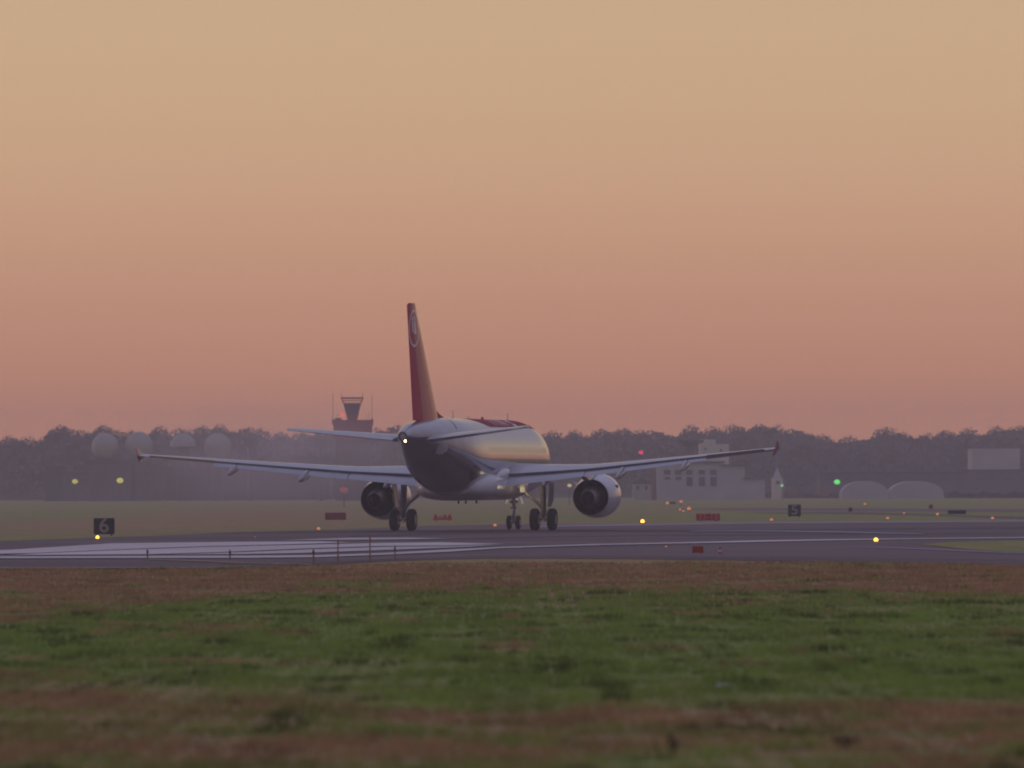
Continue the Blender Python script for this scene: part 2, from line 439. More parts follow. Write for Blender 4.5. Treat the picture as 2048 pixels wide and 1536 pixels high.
# grass blades on the near verge: one mass
BORDER = [(-40, 1250), (20, 1245), (300, 1212), (600, 1188), (1000, 1180), (1250, 1176), (1500, 1178), (2000, 1192), (2100, 1196)]
def grass_mesh():
    rs = np.random.RandomState(3)
    N = 500000
    # distance distribution: denser near
    d0, d1 = 43.0, 228.0
    u = rs.rand(N)
    d = d0 * (d1 / d0) ** u                     # 1/d density
    half = d * .0705 + 3.5
    x = (rs.rand(N) * 2 - 1) * half
    # gather blades into tufts
    tx = np.round(x * 3 + rs.randn(N) * .25) / 3; k = rs.rand(N) < .35
    x = np.where(k, tx + rs.randn(N) * .05, x)
    # keep off the pavement: boundary distance as function of x
    px = np.array([-40, -30, -22, -15, -10, -5, 0, 5, 10, 15, 20, 40.])
    bl = [G(a, b) for a, b in [(X0, 1140), (20, 1139), (440, 1137), (640, 1130), (800, 1122), (980, 1117), (1260, 1118), (1500, 1122), (1800, 1126), (2015, 1131), (X1, 1138)]]
    lim = np.interp(x, [p.x for p in bl], [p.y for p in bl]) - .5
    ok = d < lim
    x, d = x[ok], d[ok]; n = len(x)
    def vnoise(x, y, seed):
        g = np.random.RandomState(seed).rand(256, 256)
        xi = np.floor(x).astype(int); yi = np.floor(y).astype(int); fx = x - xi; fy = y - yi
        fx = fx * fx * (3 - 2 * fx); fy = fy * fy * (3 - 2 * fy)
        q = lambda i, j: g[(xi + i) % 256, (yi + j) % 256]
        return (q(0, 0) * (1 - fx) + q(1, 0) * fx) * (1 - fy) + (q(0, 1) * (1 - fx) + q(1, 1) * fx) * fy
    cl = .55 * vnoise(x * 1.1 + 40, d * .45, 1) + .3 * vnoise(x * 2.7 + 90, d * 1.1, 2) + .15 * vnoise(x * 6 + 70, d * 2.5, 3)
    cl = np.clip((cl - .36) / .3, 0, 1)
    h = (.022 + .085 * cl) * (.6 + .6 * rs.rand(n))
    tall = rs.rand(n) < .004
    h = np.where(tall, h * 2.2, h)
    w = (.005 + .004 * rs.rand(n)) * (d / 60)
    a = rs.rand(n) * math.pi * 2
    lean = .5 * h * rs.rand(n)
    la = rs.rand(n) * math.pi * 2
    co, si = np.cos(a) * w, np.sin(a) * w
    V = np.zeros((n, 3, 3))
    V[:, 0] = np.stack([x - co, d - si, np.zeros(n) - .004], 1)
    V[:, 1] = np.stack([x + co, d + si, np.zeros(n) - .004], 1)
    V[:, 2] = np.stack([x + np.cos(la) * lean, d + np.sin(la) * lean, h], 1)
    me = bpy.data.meshes.new('grass')
    me.vertices.add(n * 3); me.vertices.foreach_set('co', V.reshape(-1))
    me.loops.add(n * 3); me.loops.foreach_set('vertex_index', np.arange(n * 3, dtype=np.int32))
    me.polygons.add(n); me.polygons.foreach_set('loop_start', np.arange(0, n * 3, 3, dtype=np.int32))
    me.update()
    # dry / green patches
    bx = np.array([G(a_, b_)[0] / G(a_, b_)[1] for a_, b_ in BORDER]); bd = np.array([G(a_, b_)[1] for a_, b_ in BORDER])
    db = np.interp(x / d, bx, bd)
    sm = lambda v: np.clip(v, 0, 1) ** 2 * (3 - 2 * np.clip(v, 0, 1))
    n1 = vnoise(x * .35 + 11, d * .10 + 3, 4) - .5
    n2 = vnoise(x * .9 + 31, d * .28 + 7, 5) - .5
    n3 = vnoise(x * 2.3 + 51, d * .8 + 9, 6) - .5
    nn = n1 * 1.3 + n2 * 1.0 + n3 * .7
    dry = sm((d - db) / 14 + .5 + nn * 1.1)
    band = np.exp(-((d - 79 - 10 * n1 + .5 * x) / 4.5) ** 2) + .9 * np.exp(-((d - 66.5 - 5 * n1 - .4 * x) / 3.0) ** 2) + .35 * (d < 76)
    dry = np.clip(dry + band * (.8 + nn * 1.2), 0, 1)
    dry = np.clip(dry + .9 * sm((n2 + n3 * .6 + n1 * .5 - .36) / .2) - .7 * sm((-n2 - n3 - .28) / .2) * (d > db), 0, 1)
    br = .62 + .55 * vnoise(x * 1.4 + 5, d * .6, 7) + .45 * vnoise(x * 4 + 15, d * 1.7, 8) + .25 * rs.rand(n)
    dark = sm((vnoise(x * 1.8 + 25, d * .55 + 60, 9) - .70) / .12) * (dry < .5)
    br = br * (1 - .55 * dark)
    rgb = (np.array(GREEN)[None] * (1 - dry)[:, None] + np.array(DRY)[None] * dry[:, None]) * (br * 1.06)[:, None]
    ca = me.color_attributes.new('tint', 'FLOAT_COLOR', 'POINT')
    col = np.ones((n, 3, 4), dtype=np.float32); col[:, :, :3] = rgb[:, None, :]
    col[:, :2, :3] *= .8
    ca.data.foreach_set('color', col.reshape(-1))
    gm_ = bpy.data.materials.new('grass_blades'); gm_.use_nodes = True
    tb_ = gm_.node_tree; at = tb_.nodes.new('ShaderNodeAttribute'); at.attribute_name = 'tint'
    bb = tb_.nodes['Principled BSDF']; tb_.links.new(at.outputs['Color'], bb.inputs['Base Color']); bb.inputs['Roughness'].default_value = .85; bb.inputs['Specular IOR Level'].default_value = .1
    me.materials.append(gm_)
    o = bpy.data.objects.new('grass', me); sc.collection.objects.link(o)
    return o
tag(grass_mesh(), 'short patchy green and brown grass of the near verge', 'grass', kind='stuff')

# white scrap lying in the grass
sp_ = G(1449, 1378)
mb = MB(); mb.ball((0, 0, .02), .10, .09, .035, 10, 6)
for i, v in enumerate(mb.v):
    mb.v[i] = (v[0] * (1 + .3 * math.sin(i * 1.7)), v[1] * (1 + .3 * math.cos(i * 2.3)), v[2] + .02 * math.sin(i * 3.1))
o = mb.build('paper_scrap', mat('paper_white', (.7, .72, .66), .8)); o.location = sp_
tag(o, 'crumpled pale paper scrap lying alone in the green grass', 'litter')
# dry weed clump in the near right
def weed(loc, n, hh, seed, label, m_):
    r2 = random.Random(seed); mb = MB()
    for i in range(n):
        a = r2.random() * 6.28; l = hh * (.5 + .6 * r2.random()); sp = .5 * l * r2.random()
        b0 = Vector((r2.gauss(0, .05), r2.gauss(0, .05), 0)); tp = b0 + Vector((math.cos(a) * sp, math.sin(a) * sp, l))
        mb.tube(b0, tp, .005, .002, 4)
        for k in range(3):
            q = b0.lerp(tp, .5 + .17 * k)
            mb.add([q, q + Vector((r2.gauss(0, .03), r2.gauss(0, .03), .035)), q + Vector((r2.gauss(0, .03), r2.gauss(0, .03), .02))], [(0, 1, 2)])
    o = mb.build('weed', m_); o.location = loc
    return tag(o, label, 'weed')
M['weed'] = mat('dry_weed', (.12, .075, .05), .9)
weed(G(1345, 1516), 9, .22, 4, 'tall dark dry weed at the bottom edge right of the middle', M['weed'])
weed(G(1690, 1500), 16, .11, 5, 'broad dark dry weed clump near the bottom right corner', M['weed'])

# ---------------- hills behind
def hills():
    mb = MB(); nx = 120
    rows = []
    for j, (yy, hb) in enumerate(((1590, -1), (1640, 3.0), (1720, 6.5), (1900, 9.0), (2250, 9.5))):
        row = []
        for i in range(nx + 1):
            x = -260 + 520 * i / nx
            z = hb * (.75 + .25 * math.sin(x * .021 + 1) + .12 * math.sin(x * .057 + 2))
            row.append((x, yy, z))
        rows.append(row)
    mb.rings(rows, 0, False, False, close=False)
    return mb.build('hills', mat('hill_scrub', (.05, .06, .03), .95, noise=.4, scale=.08), smooth=180)
o = hills(); tag(o, kind='structure')

# ---------------- trees on the skyline
M['crown'] = mat('crown_leaves', (.145, .13, .12), .9, noise=.2, scale=.5, spec=.1)
M['crown2'] = mat('crown_leaves_olive', (.155, .13, .12), .9, noise=.2, scale=.5, spec=.1)
for k_ in ('crown', 'crown2'):      # thin leaves let part of the dusk glow through
    t_ = M[k_].node_tree; out_ = t_.nodes['Material Output']; pb_ = t_.nodes['Principled BSDF']
    tl = t_.nodes.new('ShaderNodeBsdfTranslucent'); tl.inputs['Color'].default_value = (.24, .20, .20, 1)
    mx_ = t_.nodes.new('ShaderNodeMixShader'); mx_.inputs[0].default_value = .5
    t_.links.new(pb_.outputs[0], mx_.inputs[1]); t_.links.new(tl.outputs[0], mx_.inputs[2]); t_.links.new(mx_.outputs[0], out_.inputs['Surface'])
M['bark'] = mat('bark', (.06, .05, .04), .9)
def crown_mesh(seed, lobes, squash=1.0, n=6500):
    """unit crown: about 1 wide, 0..1 high"""
    rs = np.random.RandomState(seed)
    cs = []
    for i in range(lobes):
        a = rs.rand() * 6.28; r = .30 * math.sqrt(rs.rand())
        z = .28 + .52 * rs.rand()
        cs.append((math.cos(a) * r, math.sin(a) * r, z, .16 + .12 * rs.rand()))
    cs.append((0, 0, .5, .38)); cs.append((0, 0, .52, .40)); cs.append((.05 * rs.randn(), 0, .74, .24))
    cs = np.array(cs)
    idx = rs.randint(0, len(cs), n)
    dirv = rs.randn(n, 3); dirv /= np.linalg.norm(dirv, axis=1)[:, None]
    rad = cs[idx, 3] * (.75 + .32 * rs.rand(n))
    c = cs[idx, :3] + dirv * rad[:, None] * np.array([1, 1, squash])
    s = .010 + .014 * rs.rand(n)
    u = rs.randn(n, 3); u /= np.linalg.norm(u, axis=1)[:, None]
    v = np.cross(u, dirv); v /= np.maximum(np.linalg.norm(v, axis=1)[:, None], 1e-6)
    V = np.stack([c - u * s[:, None], c + v * s[:, None], c + u * s[:, None], c - v * s[:, None]], 1)
    me = bpy.data.meshes.new('crown')
    me.from_pydata([tuple(p) for p in V.reshape(-1, 3)], [], [(4 * i, 4 * i + 1, 4 * i + 2, 4 * i + 3) for i in range(n)])
    return me
crowns = [crown_mesh(10 + i, 6 + i % 4, 1.0) for i in range(6)]
for i, me in enumerate(crowns): me.materials.append(M['crown'] if i % 3 else M['crown2'])
tr = MB(); tr.tube((0, 0, 0), (0, 0, .45), .03, .018, 7)
tr.tube((0, 0, .3), (.12, .05, .6), .016, .006, 5); tr.tube((0, 0, .33), (-.14, .02, .62), .014, .006, 5)
trunk0 = tr.build('trunk', M['bark']); trunk_me = trunk0.data
bpy.data.objects.remove(trunk0)
TREE_GROUP = 'trees along the hazy skyline'
def tree(px, top_py, dist, base_z, width, ci, label):
    top = P(px, top_py, dist)
    hgt = top.z - base_z
    r = empty('tree', (top.x, dist, base_z), rnd.random() * 6.28)
    c = bpy.data.objects.new('crown', crowns[ci % len(crowns)]); sc.collection.objects.link(c); c.parent = r
    c.scale = (width, width, hgt * 1.0); c.location = (0, 0, 0)
    t_ = bpy.data.objects.new('trunk', trunk_me); sc.collection.objects.link(t_); t_.parent = r
    t_.scale = (hgt, hgt, hgt)
    tag(r, label, 'tree', TREE_GROUP)
    return r
sky_pts = [(-30, 868), (20, 872), (42, 869), (64, 881), (86, 880), (104, 868), (126, 852), (146, 859), (170, 863), (214, 855), (242, 861), (286, 862), (320, 852), (346, 862),
           (400, 853), (440, 850), (472, 856), (495, 866), (520, 857), (560, 865), (600, 869), (640, 861), (680, 863), (750, 858), (790, 855), (850, 858), (930, 862), (1000, 864), (1100, 862), (1150, 861),
           (1220, 859), (1262, 857), (1290, 864), (1340, 866), (1366, 857), (1383, 850), (1420, 854), (1480, 851), (1520, 849), (1536, 862), (1556, 851), (1600, 862), (1640, 868), (1680, 875),
           (1700, 872), (1740, 868), (1765, 857), (1790, 861), (1812, 872), (1832, 880), (1848, 870), (1870, 865), (1910, 865), (1935, 856), (1958, 862), (1974, 866), (1988, 852), (2015, 851), (2080, 856)]
def skyline(px):
    for (a, ya), (b, yb) in zip(sky_pts, sky_pts[1:]):
        if a <= px <= b: return ya + (yb - ya) * (px - a) / (b - a)
    return sky_pts[-1][1] if px > b else sky_pts[0][1]
SHARED = 'dim grey-green tree of the lower wood, merging into the haze under the skyline'
named = [(-40, 'hazy tree beyond the left edge'), (18, 'hazy treetop at the very left edge'), (52, 'low hazy tree where the left skyline dips'), (92, 'low hazy tree just left of the first tall tree'),
    (126, 'rounded hazy tree standing up where the skyline steps down at the far left'), (165, 'hazy treetop up left of the first pale globe'), (214, 'hazy treetop above the first pale globe'),
    (262, 'hazy treetop above the second pale globe'), (320, 'peaked hazy tree above the gap between the second and third globes'), (362, 'hazy treetop above the half-dome'), (400, 'hazy tree left of the tallest left treetop'),
    (440, 'broad high treetop above the rightmost globe'), (480, 'hazy tree sloping down right of the rightmost globe'), (520, 'lone rounded treetop above the mast with a wide head'), (562, 'low hazy tree by the tip of the left tailplane'),
    (610, 'low hazy tree behind the left tailplane'), (650, 'hazy tree touching the left side of the control tower'), (752, 'hazy treetop right of the control tower'), (795, 'hazy treetop behind the tail cone of the jet'),
    (1105, 'hazy treetop just right of the jet body'), (1150, 'hazy treetop above the right engine'), (1200, 'hazy treetop left of the red warning light'), (1240, 'hazy treetop up left of the red warning light by the wing'),
    (1280, 'hazy treetop directly above the red warning light'), (1325, 'low hazy tree left of the wooded hill'), (1383, 'small pointed treetop above the flat-topped tower'), (1425, 'hazy treetop above the cream stepped building'),
    (1475, 'hazy tree on the crest of the wooded hill'), (1515, 'hazy tree at the right shoulder of the wooded hill'), (1556, 'hazy tree just right of the notch above the right wing tip'), (1605, 'hazy tree sloping down right of the wing tip'),
    (1645, 'hazy tree above the bright green light'), (1695, 'low hazy tree above the left arched shelter'), (1765, 'hazy tree with a pointed top left of the deepest dip in the right skyline'), (1800, 'hazy tree falling into the left side of the dip'),
    (1858, 'hazy tree rising out of the right side of the dip'), (1900, 'hazy tree between the dip and the pale block'), (1937, 'hazy rounded tree rising over the left of the big pale block'), (1992, 'tall hazy tree at the right end of the skyline'), (2050, 'hazy tree beyond the right edge')]
for i, (cx, lab) in enumerate(named):
    tree(cx, skyline(cx) - 3, 1650 + rnd.uniform(0, 50), 1.5, rnd.uniform(10, 13.5), i, lab)
ti = 3; px_ = 830.0
while px_ < 1080:
    tree(px_, skyline(px_), 1680, 2.0, rnd.uniform(8, 10), ti, SHARED); ti += 1; px_ += 60
px_ = -60.0
while px_ < 2110:
    tree(px_, skyline(px_) + rnd.uniform(4, 16), 1615 + rnd.uniform(0, 30), .5, rnd.uniform(9, 13), ti, SHARED); ti += 1
    px_ += rnd.uniform(45, 75)
# wooded slope filling between the trees: one mass
def woods():
    rs = np.random.RandomState(8)
    V = []; n = 26000
    x = (rs.rand(n) * 2 - 1) * 150; y = 1600 + 150 * rs.rand(n)
    z = np.zeros(n)
    for i in range(n):
        px = 1024 + (x[i] / y[i]) * F
        s = skyline(max(-59, min(2100, px)))
        top = CAMH + (HORIZ - s) / F * y[i] * 1.0 - 2.2 + .004 * x[i]
        z[i] = rs.rand() ** .6 * max(2, top)
    c = np.stack([x, y, z], 1); s = .35 + .5 * rs.rand(n)
    u = rs.randn(n, 3); u /= np.linalg.norm(u, axis=1)[:, None]; w = rs.randn(n, 3); v = np.cross(u, w); v /= np.linalg.norm(v, axis=1)[:, None]
    V = np.stack([c - u * s[:, None], c + v * s[:, None], c + u * s[:, None], c - v * s[:, None]], 1)
    me = bpy.data.meshes.new('woods')
    me.from_pydata([tuple(p) for p in V.reshape(-1, 3)], [], [(4 * i, 4 * i + 1, 4 * i + 2, 4 * i + 3) for i in range(n)])
    me.materials.append(M['crown'])
    o = bpy.data.objects.new('woods', me); sc.collection.objects.link(o)
    return tag(o, 'dim hazy wood filling the slope behind the airfield', 'woods', kind='stuff')
woods()

# ---------------- background buildings
M['pale'] = mat('pale_wall', (.48, .45, .45), .8, noise=.12, scale=.3)
M['paler'] = mat('paler_wall', (.68, .62, .52), .7, noise=.08, scale=.3)
M['greywall'] = mat('grey_wall', (.12, .11, .125), .8, noise=.2, scale=.3)
M['darkwin'] = mat('dark_window', (.06, .055, .075), .3)
M['roofd'] = mat('dark_roof', (.07, .065, .07), .8)
M['redwhite'] = mat('red_lattice', (.40, .06, .07), .6)
M['globe'] = mat('globe_white', (.42, .40, .36), .6, noise=.06, scale=.8)
M['mast'] = mat('mast_grey', (.10, .095, .10), .6)
M['rust'] = mat('rusty_mast', (.16, .07, .05), .7)

def base_z(dist):  # flat field
    return 0.0
# four pale globes on the left
gl = [(210, 893, 27, 'far-left pale storage globe above the left wing tip, on a dark ledge', 1),
      (278, 890, 27, 'pale globe directly behind the left wing tip', 0),
      (366, 893, 26, 'pale half-dome with a flat underside, third of four globes', 2),
      (435, 893, 27, 'pale globe right of the half-dome, rightmost of the four', 0)]
for px, py, rp, lab, md in gl:
    D = 1450; k = D / F
    c = P(px, py, D); r_ = rp * k
    e = empty('storage_globe', (c.x, D, 0))
    prof = []
    for i in range(17):
        a = -math.pi / 2 + math.pi * i / 16
        if md == 2 and a < -.05: continue
        prof.append((c.z + r_ * math.sin(a), r_ * math.cos(a)))
    if md == 2: prof = [(c.z - .05, 0.01)] + prof
    g = MB(); g.lathe((0, 0, 0), (0, 0, 1), prof, 28); g.build('globe', M['globe'], e, 40)
    if md == 1:
        l = MB(); l.box(-r_ * 1.3, r_ * 2.1, -1.5, 1.5, c.z - r_ * 1.35, c.z - r_ * .98); l.build('ledge', M['roofd'], e)
        leg = MB(); leg.box(-r_ * 1.1, r_ * 1.9, -1.2, 1.2, 0, c.z - r_ * 1.351); leg.build('base', M['greywall'], e)
    else:
        leg = MB(); leg.lathe((0, 0, 0), (0, 0, 1), [(0, r_ * .55), (c.z - r_ * (.85 if md == 0 else .06), r_ * .42)], 20); leg.build('base', M['greywall'], e)
    tag(e, lab, 'storage globe', 'pale globes on the left')

def wbox(name, px0, px1, py_top, dist, depth, material, py_bot=None):
    a = P(px0, py_top, dist); b = P(px1, py_top, dist)
    z0 = 0 if py_bot is None else P(px0, py_bot, dist).z
    mb = MB(); mb.box(a.x, b.x, dist, dist + depth, z0, (a.z + b.z) / 2)
    return mb
# long low building behind the globes / smoke
def building(name, label, cat, boxes, dist, wins=(), group=None, roof=None):
    c = P((boxes[0][0] + boxes[0][1]) / 2, 980, dist)
    e = empty(name, (c.x, dist, 0))
    xf = lambda p: p - Vector((c.x, dist, 0))
    for i, (a, b, t, bot, dp, mt) in enumerate(boxes):
        wbox('wall', a, b, t, dist + i * .013, dp, mt, bot).build('wall', M[mt], e, xf=xf)
        if roof:
            q = P(a, t, dist); q2 = P(b, t, dist); mb = MB(); mb.box(q.x - .3, q2.x + .3, dist - .4 + i * .01, dist + dp + .4, q.z + .003 + .01 * i, q.z + .28); mb.build('roof', M[roof], e, xf=xf)
    for (a, b, t, bo) in wins:
        q0 = P(a, bo, dist); q1 = P(b, t, dist)
        mb = MB(); mb.box(q0.x, q1.x, dist - .12, dist + .1, q0.z, q1.z); w = mb.build('window', M['darkwin'], e, xf=xf)
    return tag(e, label, cat, group)
building('terminal_building', 'long low grey building in haze behind the left wing and exhaust', 'building',
         [(330, 660, 940, None, 14, 'greywall'), (560, 640, 915, None, 10, 'greywall')], 1500,
         [(a, a + 10, 955, 962) for a in range(345, 650, 24)], roof='roofd')
building('hangar', 'dark low hangar in haze at the far left behind the yellow lights', 'hangar',
         [(90, 125, 935, None, 14, 'roofd'), (125, 320, 948, None, 16, 'greywall')], 1480, [(a, a + 12, 958, 966) for a in range(135, 310, 30)], roof='roofd')
wins = []
for i, a in enumerate((1328, 1350, 1372, 1397, 1420)):
    wins.append((a, a + 13, 940, 949)); wins.append((a + 1, a + 13, 954, 972 if i > 1 else 959))
building('office_building', 'pale building with two rows of square dark windows under the right wing', 'building',
         [(1312, 1446, 926, None, 16, 'pale'), (1446, 1490, 932, None, 12, 'pale'), (1490, 1530, 958, None, 10, 'pale')], 1300, wins, roof='greywall')
building('stepped_building', 'bright cream building with a stepped roof above the right wing', 'building',
         [(1400, 1432, 879, None, 10, 'paler'), (1432, 1458, 888, None, 9, 'paler')], 1450, [(1409, 1413, 895, 900), (1440, 1444, 898, 903)])
# flat-topped tower
e = empty('observation_tower', (P(1381, 980, 1420).x, 1420, 0))
k = 1420 / F; zt = P(1381, 880, 1420).z
mb = MB(); mb.frustum(0, 0, 0, zt - 1.2, 14 * k, 3, 14 * k, 3); mb.build('shaft', M['greywall'], e)
mb = MB(); mb.frustum(0, 0, zt - 1.197, zt - .5, 26 * k, 4, 40 * k, 4.6); mb.build('cab', M['darkwin'], e)
mb = MB(); mb.box(-26 * k, 26 * k, -2.6, 2.6, zt - .497, zt - .05); mb.build('roof', M['roofd'], e)
tag(e, 'dark flat-topped tower left of the cream stepped building', 'tower')
building('block_building', 'large pale square block at the right edge below the trees', 'building',
         [(1944, 2040, 897, None, 14, 'pale')], 1500)
building('terminal_building', 'long grey low terminal behind the arched shelters at the right', 'building',
         [(1640, 1930, 948, None, 12, 'greywall'), (1925, 2060, 942, None, 12, 'greywall')], 1440, [(a, a + 20, 956, 961) for a in range(1655, 2040, 32)], roof='roofd')
building('house', 'small pale gabled house by the red-brown mast right of the engine', 'house',
         [(1266, 1302, 968, None, 6, 'pale')], 1320, [(1273, 1278, 972, 979), (1290, 1295, 972, 979)])
def gable_on(px0, px1, py0, py1, dist, dep, m_, par):
    a, b, t = P(px0, py0, dist), P(px1, py0, dist), P((px0 + px1) / 2, py1, dist)
    mb = MB(); y0, y1 = dist - .2, dist + dep
    mb.add([(a.x, y0, a.z), (b.x, y0, b.z), (t.x, y0, t.z), (a.x, y1, a.z), (b.x, y1, b.z), (t.x, y1, t.z)], [(0, 1, 2), (5, 4, 3), (0, 2, 5, 3), (1, 4, 5, 2), (0, 3, 4, 1)])
    o = mb.build('roof', m_, par, xf=lambda p: p - par.location)
    return o
hs = [o for o in bpy.data.objects if o.name.startswith('house')][0]
gable_on(1262, 1306, 967.5, 955, 1320, 6, M['roofd'], hs)
building('church', 'small white steepled building in haze right of the office building', 'church',
         [(1545, 1566, 957, None, 5, 'paler')], 1380, [(1552, 1559, 962, 968)])
ch = [o for o in bpy.data.objects if o.name.startswith('church')][0]
a = P(1555, 957, 1380); t_ = P(1555, 935, 1380)
mb = MB(); mb.frustum(0, 2.4, a.z + .002, t_.z, 1.7, 1.7, .1, .1); mb.build('spire', M['pale'], ch)
ch_x = ch.location.x

# arched shelters
for px0, px1, lab in ((1684, 1778, 'left of the two low pale arched shelters at the right'), (1779, 1888, 'right and longer of the two low pale arched shelters')):
    D = 1330; a, b = P(px0, 985, D), P(px1, 985, D); hh = P(px0, 962, D).z; base = .7
    mb = MB(); n = 18; w_ = (b.x - a.x) / 2
    rs_ = []
    for yy in (0, 12):
        r_ = [(-w_, yy, 0)] + [(-w_ * math.cos(math.pi * i / n), yy, base * .9 + (hh - base * .9) * math.sin(math.pi * i / n) ** .9) for i in range(n + 1)] + [(w_, yy, 0)]
        rs_.append(r_)
    mb.rings(rs_); e = empty('arched_shelter', ((a.x + b.x) / 2, D, 0)); mb.build('shell', M['pale'], e)
    mb = MB(); mb.box(-w_ * .35, w_ * .35, -.05, .1, 0, base * 1.3); mb.build('door', M['pale'], e)
    tag(e, lab, 'shelter', 'arched shelters')

# hedge along the far field: a thing each
def hedge(px0, px1, py_top, py_bot, lab, m_, seed):
    a, b = G(px0, py_bot), G(px1, py_bot)
    rs = np.random.RandomState(seed)
    n = 5200; hgt = (py_bot - py_top) * a.y / F
    t = rs.rand(n); x = a.x + (b.x - a.x) * t; y = a.y + (b.y - a.y) * t + rs.randn(n) * .5
    prof = .75 + .25 * np.sin(t * 61 + seed) * np.sin(t * 23)
    z = rs.rand(n) ** .7 * hgt * prof
    s = .12 + .14 * rs.rand(n)
    c = np.stack([x - a.x, y - a.y, z], 1)
    u = rs.randn(n, 3); u /= np.linalg.norm(u, axis=1)[:, None]; w = rs.randn(n, 3); v = np.cross(u, w); v /= np.linalg.norm(v, axis=1)[:, None]
    V = np.stack([c - u * s[:, None], c + v * s[:, None], c + u * s[:, None], c - v * s[:, None]], 1)
    me = bpy.data.meshes.new('hedge')
    me.from_pydata([tuple(p) for p in V.reshape(-1, 3)], [], [(4 * i, 4 * i + 1, 4 * i + 2, 4 * i + 3) for i in range(n)])
    me.materials.append(m_)
    o = bpy.data.objects.new('hedge', me); sc.collection.objects.link(o); o.location = (a.x, a.y, 0)
    return tag(o, lab, 'hedge')
M['hedge_b'] = mat('hedge_brown', (.07, .04, .035), .9)
M['hedge_d'] = mat('hedge_dark', (.028, .028, .026), .9)
hedge(1470, 1700, 985, 996.5, 'low reddish-brown hedge line below the church and orange bushes', M['hedge_b'], 1)
hedge(1690, 2060, 984, 996.5, 'low near-black hedge line in front of the arched shelters', M['hedge_d'], 2)
hedge(1225, 1330, 977, 990, 'low brown scrub at the foot of the red-brown mast', M['hedge_b'], 3)
M['bush_o'] = mat('bush_orange', (.42, .22, .08), .9, noise=.4, scale=2)
for i, (px, py, w_, lab) in enumerate(((1585, 984, 2.4, 'orange autumn bush left of the pair above the brown hedge'), (1644, 981, 3.4, 'larger orange autumn bush below the bright green light'))):
    g = G(px, 994.5)
    g = P(px, py, 1290); o = bpy.data.objects.new('bush', crown_mesh(40 + i, 7, .8, 900)); sc.collection.objects.link(o)
    o.data.materials.append(M['bush_o']); o.location = (g.x, 1290, 0); o.scale = (w_, w_, max(.8, g.z + .7)); tag(o, lab, 'bush')

# ---------------- control tower
D = 1400; k = D / F
tw = empty('control_tower', (P(705, 980, D).x, D, 0))
zz = lambda py: P(705, py, D).z
def tb(name, m_, fn):
    mb = MB(); fn(mb); return mb.build(name, m_, tw)
tb('block', M['redwhite'], lambda m: m.box(-37 * k, 39 * k, -3, 5, zz(880), zz(850)))
tb('wall', M['greywall'], lambda m: m.box(-33 * k, 36 * k, -2.7, 4.6, 0, zz(880) - .003))
for i in range(6):   # red and pale checks low on the tower wall
    x0 = (-30 + i * 11) * k
    tb('check_panel', M['rust'] if i % 2 == 0 else M['greywall'], lambda m: m.box(x0, x0 + 10.5 * k, -2.9, -2.69, zz(915), zz(888)))
tb('parapet', M['redwhite'], lambda m: (m.box(-39 * k, 41 * k, -3.2, -3.05, zz(850) + .003, zz(840)), m.box(-39 * k, 41 * k, 5.05, 5.2, zz(850) + .003, zz(840)), m.box(-39.5 * k, -37 * k, -3.04, 5.04, zz(850) + .003, zz(838)), m.box(39 * k, 41.5 * k, -3.04, 5.04, zz(850) + .003, zz(838))))
tb('roof_hut', M['redwhite'], lambda m: m.box(-34 * k, -22 * k, -2, 2, zz(850) + .003, zz(836)))
tb('stem', M['redwhite'], lambda m: m.frustum(0, 1, zz(850) + .003, zz(830), 13 * k, 1.8, 24 * k, 2.6))
tb('cab', mat('cab_glass', (.17, .04, .08), .2), lambda m: m.frustum(0, 1, zz(830) + .003, zz(808), 24 * k, 2.6, 34 * k, 3.4))
tb('cab_roof', M['redwhite'], lambda m: m.box(-17 * k, 17 * k, -.8, 2.8, zz(808) + .003, zz(806)))
def rail(m):
    for s in (-1, 1):
        m.tube((s * 17 * k, -.7, zz(807)), (s * 22 * k, -1, zz(795)), .09, n=5); m.tube((s * 17 * k, 2.7, zz(807)), (s * 22 * k, 3, zz(795)), .09, n=5)
    for i in range(7):
        x = (-17 + i * 34 / 6) * k; x2 = (-22 + i * 44 / 6) * k
        m.tube((x, -.75, zz(807)), (x2, -1, zz(795)), .06, n=4)
    m.box(-22 * k, 22 * k, -1.1, -1.0, zz(798), zz(794.5)); m.box(-22 * k, 22 * k, 3.0, 3.1, zz(796.5), zz(794.5)); m.box(-20 * k, 20 * k, -.99, -.9, zz(802), zz(800.5))
tb('railing', M['redwhite'], rail)
for x, p0, p1 in ((-21, 794, 783), (21, 794, 783), (-38, 838, 786), (40, 838, 786), (-30, 838, 826), (34, 838, 824), (28, 838, 828)):
    tb('antenna', M['rust'], lambda m: m.tube((x * k, -.9, zz(p0)), (x * k, -.9, zz(p1)), .05, .03, 5))
M['redlamp'] = mat('red_lamp', (.6, .05, .05), .3, emit=(1.0, .05, .08), estr=1.6)
tb('warning_lamp', M['redlamp'], lambda m: m.ball((-19 * k, -3.6, zz(830)), .28, n=10, m=6))
tag(tw, 'red lattice control tower on a wide block, left of the tail fin', 'control tower')

